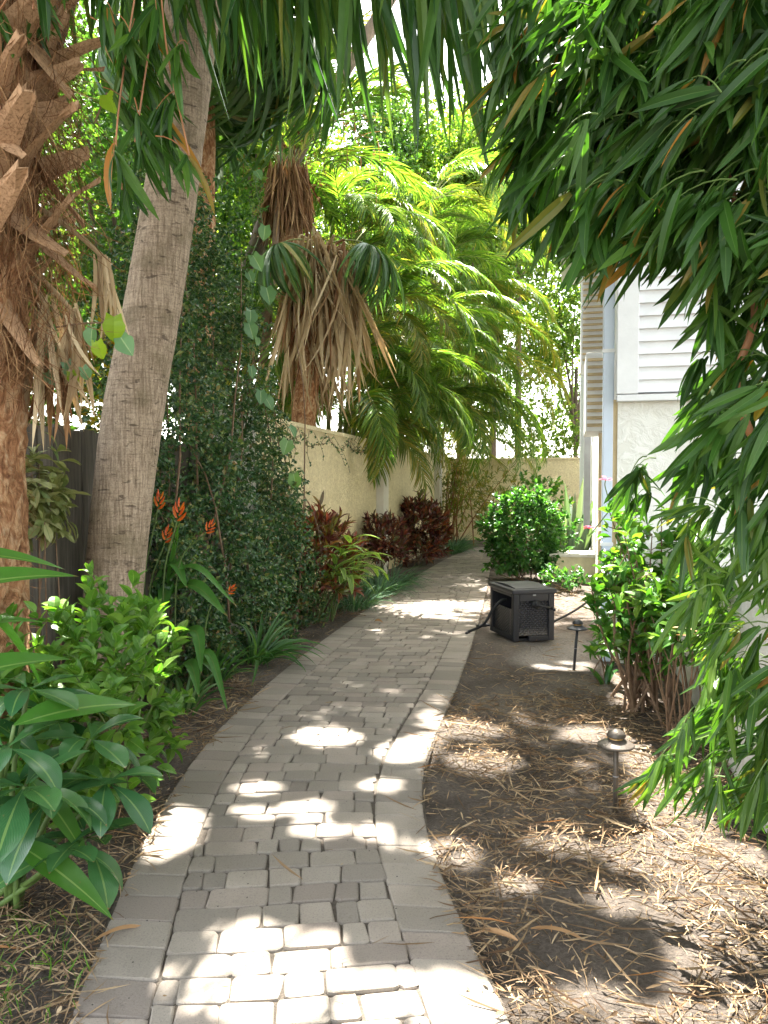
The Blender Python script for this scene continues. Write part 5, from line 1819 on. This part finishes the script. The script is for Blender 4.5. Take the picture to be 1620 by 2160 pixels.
# ------------------------------------------------------------------ right side plants
t = shrub('clipped_hedge', 'clipped round green hedge plant behind the hose box', 'hedge', (-0.66, 12.25, 0), (0.68, 0.55, 0.74), 1.45, 700, 8, OV, 0.1, 'hedge', 22, upb=0.25, inner=0.6, zlo=-0.92)
g = Geo()
P, d = shell(70, (0, 0, 0.45), (0.55, 0.45, 0.4), 0.5, -0.9)
whorls(g, P[P[:, 2] > 0.08], d[P[:, 2] > 0.08], 5, OV, 0.09, 1.0)
g.build('foliage', 'hedge', t)
shrub('leafy_shrub', 'fresh green shrub showing over the top of the clipped hedge', 'shrub', (-0.55, 14.6, 0), (0.6, 0.5, 0.7), 1.75, 200, 7, OV, 0.11, 'hibiscus', 10)
tufted('blade_plant', 'grey green upright sword leaved plant behind the masonry block', 'plant', (0.02, 14.0, 0), 40, 1.55, 0.13, 'snake', 0.3, (0.02, 0.35), (0.0, 0.0), None, 0.45)
shrub('low_plant', 'low dark leafy plant in the gap between hedge and masonry block', 'plant', (-0.05, 11.2, 0), (0.4, 0.35, 0.25), 0.38, 70, 6, OV, 0.09, 'hedge', 5)


def hibiscus():
    base = np.array([0.52, 5.35, 0])
    t = thing('hibiscus_shrub', base, 'open hibiscus shrub with bare brown stems and pink flowers at the house corner', 'shrub')
    gs, g = Geo(), Geo()
    tips, dirs = [], []
    for i in range(34):
        a = rng.uniform(0, 2 * PI)
        b0 = np.array([rng.normal(0, 0.1), rng.normal(0, 0.14), -0.03])
        r = rng.uniform(0.1, 0.42)
        e = np.array([math.cos(a) * r * 0.95 - 0.02, math.sin(a) * r * 1.5, rng.uniform(0.7, 1.35)])
        m = b0 * 0.5 + e * 0.5 + np.array([rng.normal(0, 0.08), rng.normal(0, 0.08), -0.05])
        R = smooth_path(np.array([b0, m, e]), 6)
        gs.tube(R, np.linspace(rng.uniform(0.008, 0.016), 0.004, 13), 6)
        for k in (7, 9, 11, 12):
            for q in range(2):
                tips.append(R[k] + rng.normal(0, 0.05, 3))
                dirs.append(unit(R[12] - R[8]) + rng.normal(0, 0.5, 3))
                gs.tube(np.array([R[k], tips[-1]]), 0.003, 4)
    tips, dirs = np.array(tips), np.array(dirs)
    whorls(g, tips, dirs, 5, OV, 0.115, 1.1, 0.1, 0.15)
    g.build('foliage', 'hibiscus', t)
    gs.build('stems', 'twig', t)
    for px, py, y in ((1277, 1013, 5.6), (1302, 1088, 5.5), (1243, 1115, 5.7)):
        c = at(px, py, y) - base
        a = np.arange(7) * 0.9
        D = np.c_[np.cos(a), np.sin(a) * 0.7 - 0.3, rng.uniform(0.2, 0.9, 7)]
        f = Geo()
        f.scatter([leaf('obovate', 0.7, 5, 0.15, 0.4)], np.tile(c, (7, 1)), frames(D), np.full(7, 0.05))
        f.build('flower', 'pink', t, smooth=True)
        Geo().tube(smooth_path(np.array([tips[np.argmin(np.linalg.norm(tips - c, axis=1))], c - np.array([0, 0, 0.05]), c]), 4), 0.004, 5).build('flower_stalk', 'stem', t)


hibiscus()
t = shrub('house_shrub', 'large leaved dark shrub against the low white wall', 'shrub', (0.66, 4.55, 0), (0.26, 0.75, 0.4), 1.15, 90, 6, OV, 0.1, 'hibiscus', 11, zlo=-0.5)
t = shrub('house_shrub', 'small sapling with a few broad leaves at the foot of the house wall', 'shrub', (0.3, 6.1, 0), (0.16, 0.2, 0.3), 0.75, 22, 5, OV, 0.11, 'hibiscus', 5)
tufted('house_seedling', 'tiny leafy seedling beside the dark path lamp', 'plant', (0.28, 5.95, 0), 9, 0.22, 0.04, 'hedge', 0.06, (0.3, 0.9))


# ------------------------------------------------------------------ bamboo
def inpoly(x, y, P):
    c, n = False, len(P)
    for i in range(n):
        (a, b), (d, e) = P[i], P[i - 1]
        if (b > y) != (e > y) and x < (d - a) * (y - b) / (e - b) + a:
            c = not c
    return c


def spray(g, gt, a, heading, n, L, hang=1.0, length=0.16):
    """a twig ending in a drooping fan of bamboo leaves"""
    h = unit(np.array([heading[0], heading[1], heading[2]]))
    R = curve3(a - h * length, a, 0.02, 0, 5)
    gt.tube(R, [0.0025, 0.002, 0.002, 0.0015, 0.001], 4)
    k = rng.random(n)
    P = a - h * (length * 0.8 * k)[:, None]
    sd_ = unit(np.cross(h, [0, 0, 1.0]))
    D = h * rng.uniform(0.2, 1.2, (n, 1)) + sd_ * rng.normal(0, 0.42, (n, 1)) + np.array([0, 0, -1.0]) * (hang * rng.uniform(0.35, 1.0, (n, 1)))
    return P, D, L * rng.uniform(0.6, 1.15, n)


def bamboo():
    base = np.array([2.1, 2.9, 0])
    t = thing('bamboo_clump', base, 'big bamboo clump with orange brown culms hanging its dark leaves over the bed', 'bamboo')
    # outline of the leafy mass in side view, from which spray positions at real depths are drawn
    poly = [(1070, -120), (1050, 180), (1080, 330), (1120, 450), (1200, 525), (1290, 545), (1350, 510), (1400, 470), (1480, 520), (1520, 620), (1480, 730), (1450, 770), (1500, 900), (1340, 985), (1310, 1010), (1330, 1040), (1430, 1100), (1480, 1200), (1400, 1290), (1400, 1320), (1500, 1400), (1460, 1480), (1385, 1590), (1370, 1630), (1430, 1680), (1540, 1690), (1640, 1700), (1900, 1700), (1900, -120)]
    g, gt = Geo(), Geo()
    PP, DD, LL = [], [], []
    N = 0
    cul = []
    for i in range(13):
        b0 = np.array([rng.normal(0, 0.35), rng.normal(0, 0.45), -0.05])
        e = np.array([rng.uniform(-2.0, 0.3), rng.uniform(-0.9, 1.5), rng.uniform(4.2, 6.0)])
        m1 = b0 + np.array([rng.normal(-0.1, 0.12), rng.normal(0, 0.15), 2.2])
        R = smooth_path(np.array([b0, m1, m1 * 0.35 + e * 0.65 + np.array([0.25, 0, 0.5]), e]), 8)
        cul.append(R)
        gc = Geo().tube(R, np.linspace(rng.uniform(0.018, 0.028), 0.005, len(R)), 10)
        gc.build('culm', 'culm', t, smooth=True)
    # culms seen at the edge of the view
    for (p0, p1, p2) in (((1640, 1000, 2.6), (1590, 620, 2.5), (1480, 120, 2.4)), ((1700, 800, 2.7), (1610, 330, 2.6), (1530, -60, 2.5))):
        R = smooth_path(np.array([np.array([0.0, 0, 0]), at(*p0) - base, at(*p1) - base, at(*p2) - base]), 7)
        cul.append(R)
        Geo().tube(R, np.linspace(0.018, 0.006, len(R)), 10).build('culm', 'culm' if p0[0] != 1690 else 'darkbranch', t, smooth=True)
    while N < 1000:
        px, py = rng.uniform(1030, 1800), rng.uniform(-120, 1760)
        if not inpoly(px, py, poly):
            continue
        low = py > 950
        dep = rng.uniform(2.2, 3.3) if low else rng.uniform(2.1, 3.1)
        if low and px < 1420:
            dep = rng.uniform(2.5, 3.0)
        a = at(px, py, dep)
        if a[2] < 0.25 or (a[0] > 0.84 and a[2] < 1.05 and False):
            continue
        if px < 1240 and py < 960 and rng.random() > 0.55 or 560 < py < 960 and rng.random() > 0.4 or py >= 960 and rng.random() > 0.32:
            continue
        N += 1
        hd = np.array([-0.75 + rng.normal(0, 0.35), rng.normal(-0.1, 0.6), rng.normal(-0.25, 0.3)])
        P, D, L = spray(g, gt, a - base, hd, rng.integers(6, 11), rng.uniform(0.14, 0.21) if py > 960 else rng.uniform(0.17, 0.25), 1.0, rng.uniform(0.08, 0.16))
        PP.append(P)
        DD.append(D)
        LL.append(L)
    # leafy roof of the clump, added above the view to shade the ground
    nview = sum(len(q) for q in PP)
    N = 0
    while N < 900:
        a = np.array([rng.uniform(-2.2, 2.2), rng.uniform(1.0, 6.5), 0])
        a[2] = max(3.9, 2.1 + 0.66 * a[1]) + rng.uniform(0.0, 1.1)
        if shades_lit(a[None], 0.08)[0]:
            continue
        N += 1
        P, D, L = spray(g, gt, a - base, rng.normal(0, 1, 3) * np.array([1, 1, 0.3]), 8, 0.22, 0.8, 0.2)
        PP.append(P)
        DD.append(D)
        LL.append(L)
    # leaves all round the culms of the clump itself
    for i in range(420):
        R = cul[rng.integers(0, len(cul))]
        a = R[rng.integers(len(R) // 4, len(R))] + rng.normal(0, 1, 3) * np.array([0.4, 0.4, 0.25])
        qx, qy = proj(a + base)
        if a[2] < 0.7 or (-100 < qx[0] < 1700 and -300 < qy[0] < 2300):
            continue
        P, D, L = spray(g, gt, a, rng.normal(0, 1, 3) * np.array([1, 1, 0.3]), 8, 0.2, 0.9, 0.2)
        PP.append(P)
        DD.append(D)
        LL.append(L)
    PP, DD, LL = np.concatenate(PP), np.concatenate(DD), np.concatenate(LL)
    k = ~shades_lit(PP + base + unit(DD) * 0.11, 0.02) | (np.arange(len(PP)) < nview)
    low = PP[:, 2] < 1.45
    tm = [leaf('lance', wq, 7, 0.18, q, tw) for q, tw, wq in ((0.1, 0.2, 0.12), (0.25, -0.3, 0.135), (0.4, 0.3, 0.14), (0.03, 0.0, 0.11), (0.2, 0.6, 0.13))]
    FR = frames(DD, rdirs(len(DD)) * 0.8 + np.array([-0.2, -0.5, 0.6]))
    q = k & ~low
    g.scatter(tm, PP[q], FR[q], LL[q])
    g.build('foliage', 'bamboo', t)
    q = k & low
    Geo().scatter(tm, PP[q], FR[q], LL[q]).build('foliage', 'bamboo sunlit', t)  # lower leaves take the copy with sunlight in its colour
    # side branches joining sprays to the culms
    for i in range(90):
        R = cul[rng.integers(0, len(cul))]
        k = rng.integers(len(R) // 3, len(R) - 1)
        ex = R[k] + base + np.array([-0.6, 0, -0.2])
        qx, qy = proj(ex)
        if not inpoly(qx[0], qy[0], poly) and qy[0] > -150:
            continue
        e = R[k] + np.array([rng.uniform(-0.9, 0.1), rng.normal(-0.1, 0.5), rng.uniform(-0.5, 0.2)])
        gt.tube(curve3(R[k], e, 0.08, 0.04, 7), np.linspace(0.004, 0.0015, 7), 5)
    gt.build('foliage_stalks', 'stem', t)


bamboo()


def bamboo_left():
    base = np.array([-3.0, 1.2, 0])
    t = thing('bamboo_cane', base, 'thin arching bamboo cane hanging leafy sprays before the two palm trunks', 'bamboo')
    top = at(330, -150, 2.5) - base
    R = smooth_path(np.array([(0, 0, -0.05), (-0.2, 0.3, 2.2), (0.2, 0.8, 3.3), top + np.array([0.0, 0.0, 0.1])]), 8)
    Geo().tube(R, np.linspace(0.02, 0.006, len(R)), 8).build('culm', 'culm', t, smooth=True)
    g, gt = Geo(), Geo()
    PP, DD, LL = [], [], []
    src = [(75, -30), (60, 20), (90, -60), (300, 60), (330, 110), (270, 120), (300, 180), (330, 230), (290, 240), (350, 180), (240, 30), (270, -20), (330, 20), (370, 100), (300, 300), (350, 300), (240, 330), (258, 395), (265, 385), (300, 270), (400, 330), (350, 250), (320, 150), (280, 80), (250, 100), (345, 60), (0, 20), (300, 140)]
    for px, py in src:
        a = at(px, py, rng.uniform(2.35, 2.75)) - base
        P, D, L = spray(g, gt, a, np.array([rng.normal(0.35, 0.3), rng.normal(0, 0.4), -0.5]), rng.integers(6, 10), rng.uniform(0.19, 0.26), 1.0, 0.14)
        PP.append(P)
        DD.append(D)
        LL.append(L)
    for q in ([(330, -150), (320, 50), (300, 200), (285, 300)], [(300, -100), (265, 120), (245, 300), (258, 400)], [(330, -150), (350, 90), (385, 260), (400, 330)], [(330, -150), (180, -90), (80, -40), (70, 20)], [(180, -90), (60, -60), (0, 20)]):
        Geo().tube(smooth_path(np.array([at(*p, 2.5) for p in q]) - base, 6), 0.0035, 5).build('branch', 'culm', t)
    PP, DD, LL = np.concatenate(PP), np.concatenate(DD), np.concatenate(LL)
    tm = [leaf('lance', 0.13, 7, 0.18, q, tw) for q, tw in ((0.1, 0.3), (0.3, -0.4), (0.4, 0.4))]
    g.scatter(tm, PP, frames(DD, rdirs(len(DD)) * 0.8 + np.array([0, -0.5, 0.6])), LL)
    g.build('foliage', 'bamboo', t)
    gt.build('foliage', 'culm', t)  # bare twigs of the sprays, no leaves


bamboo_left()
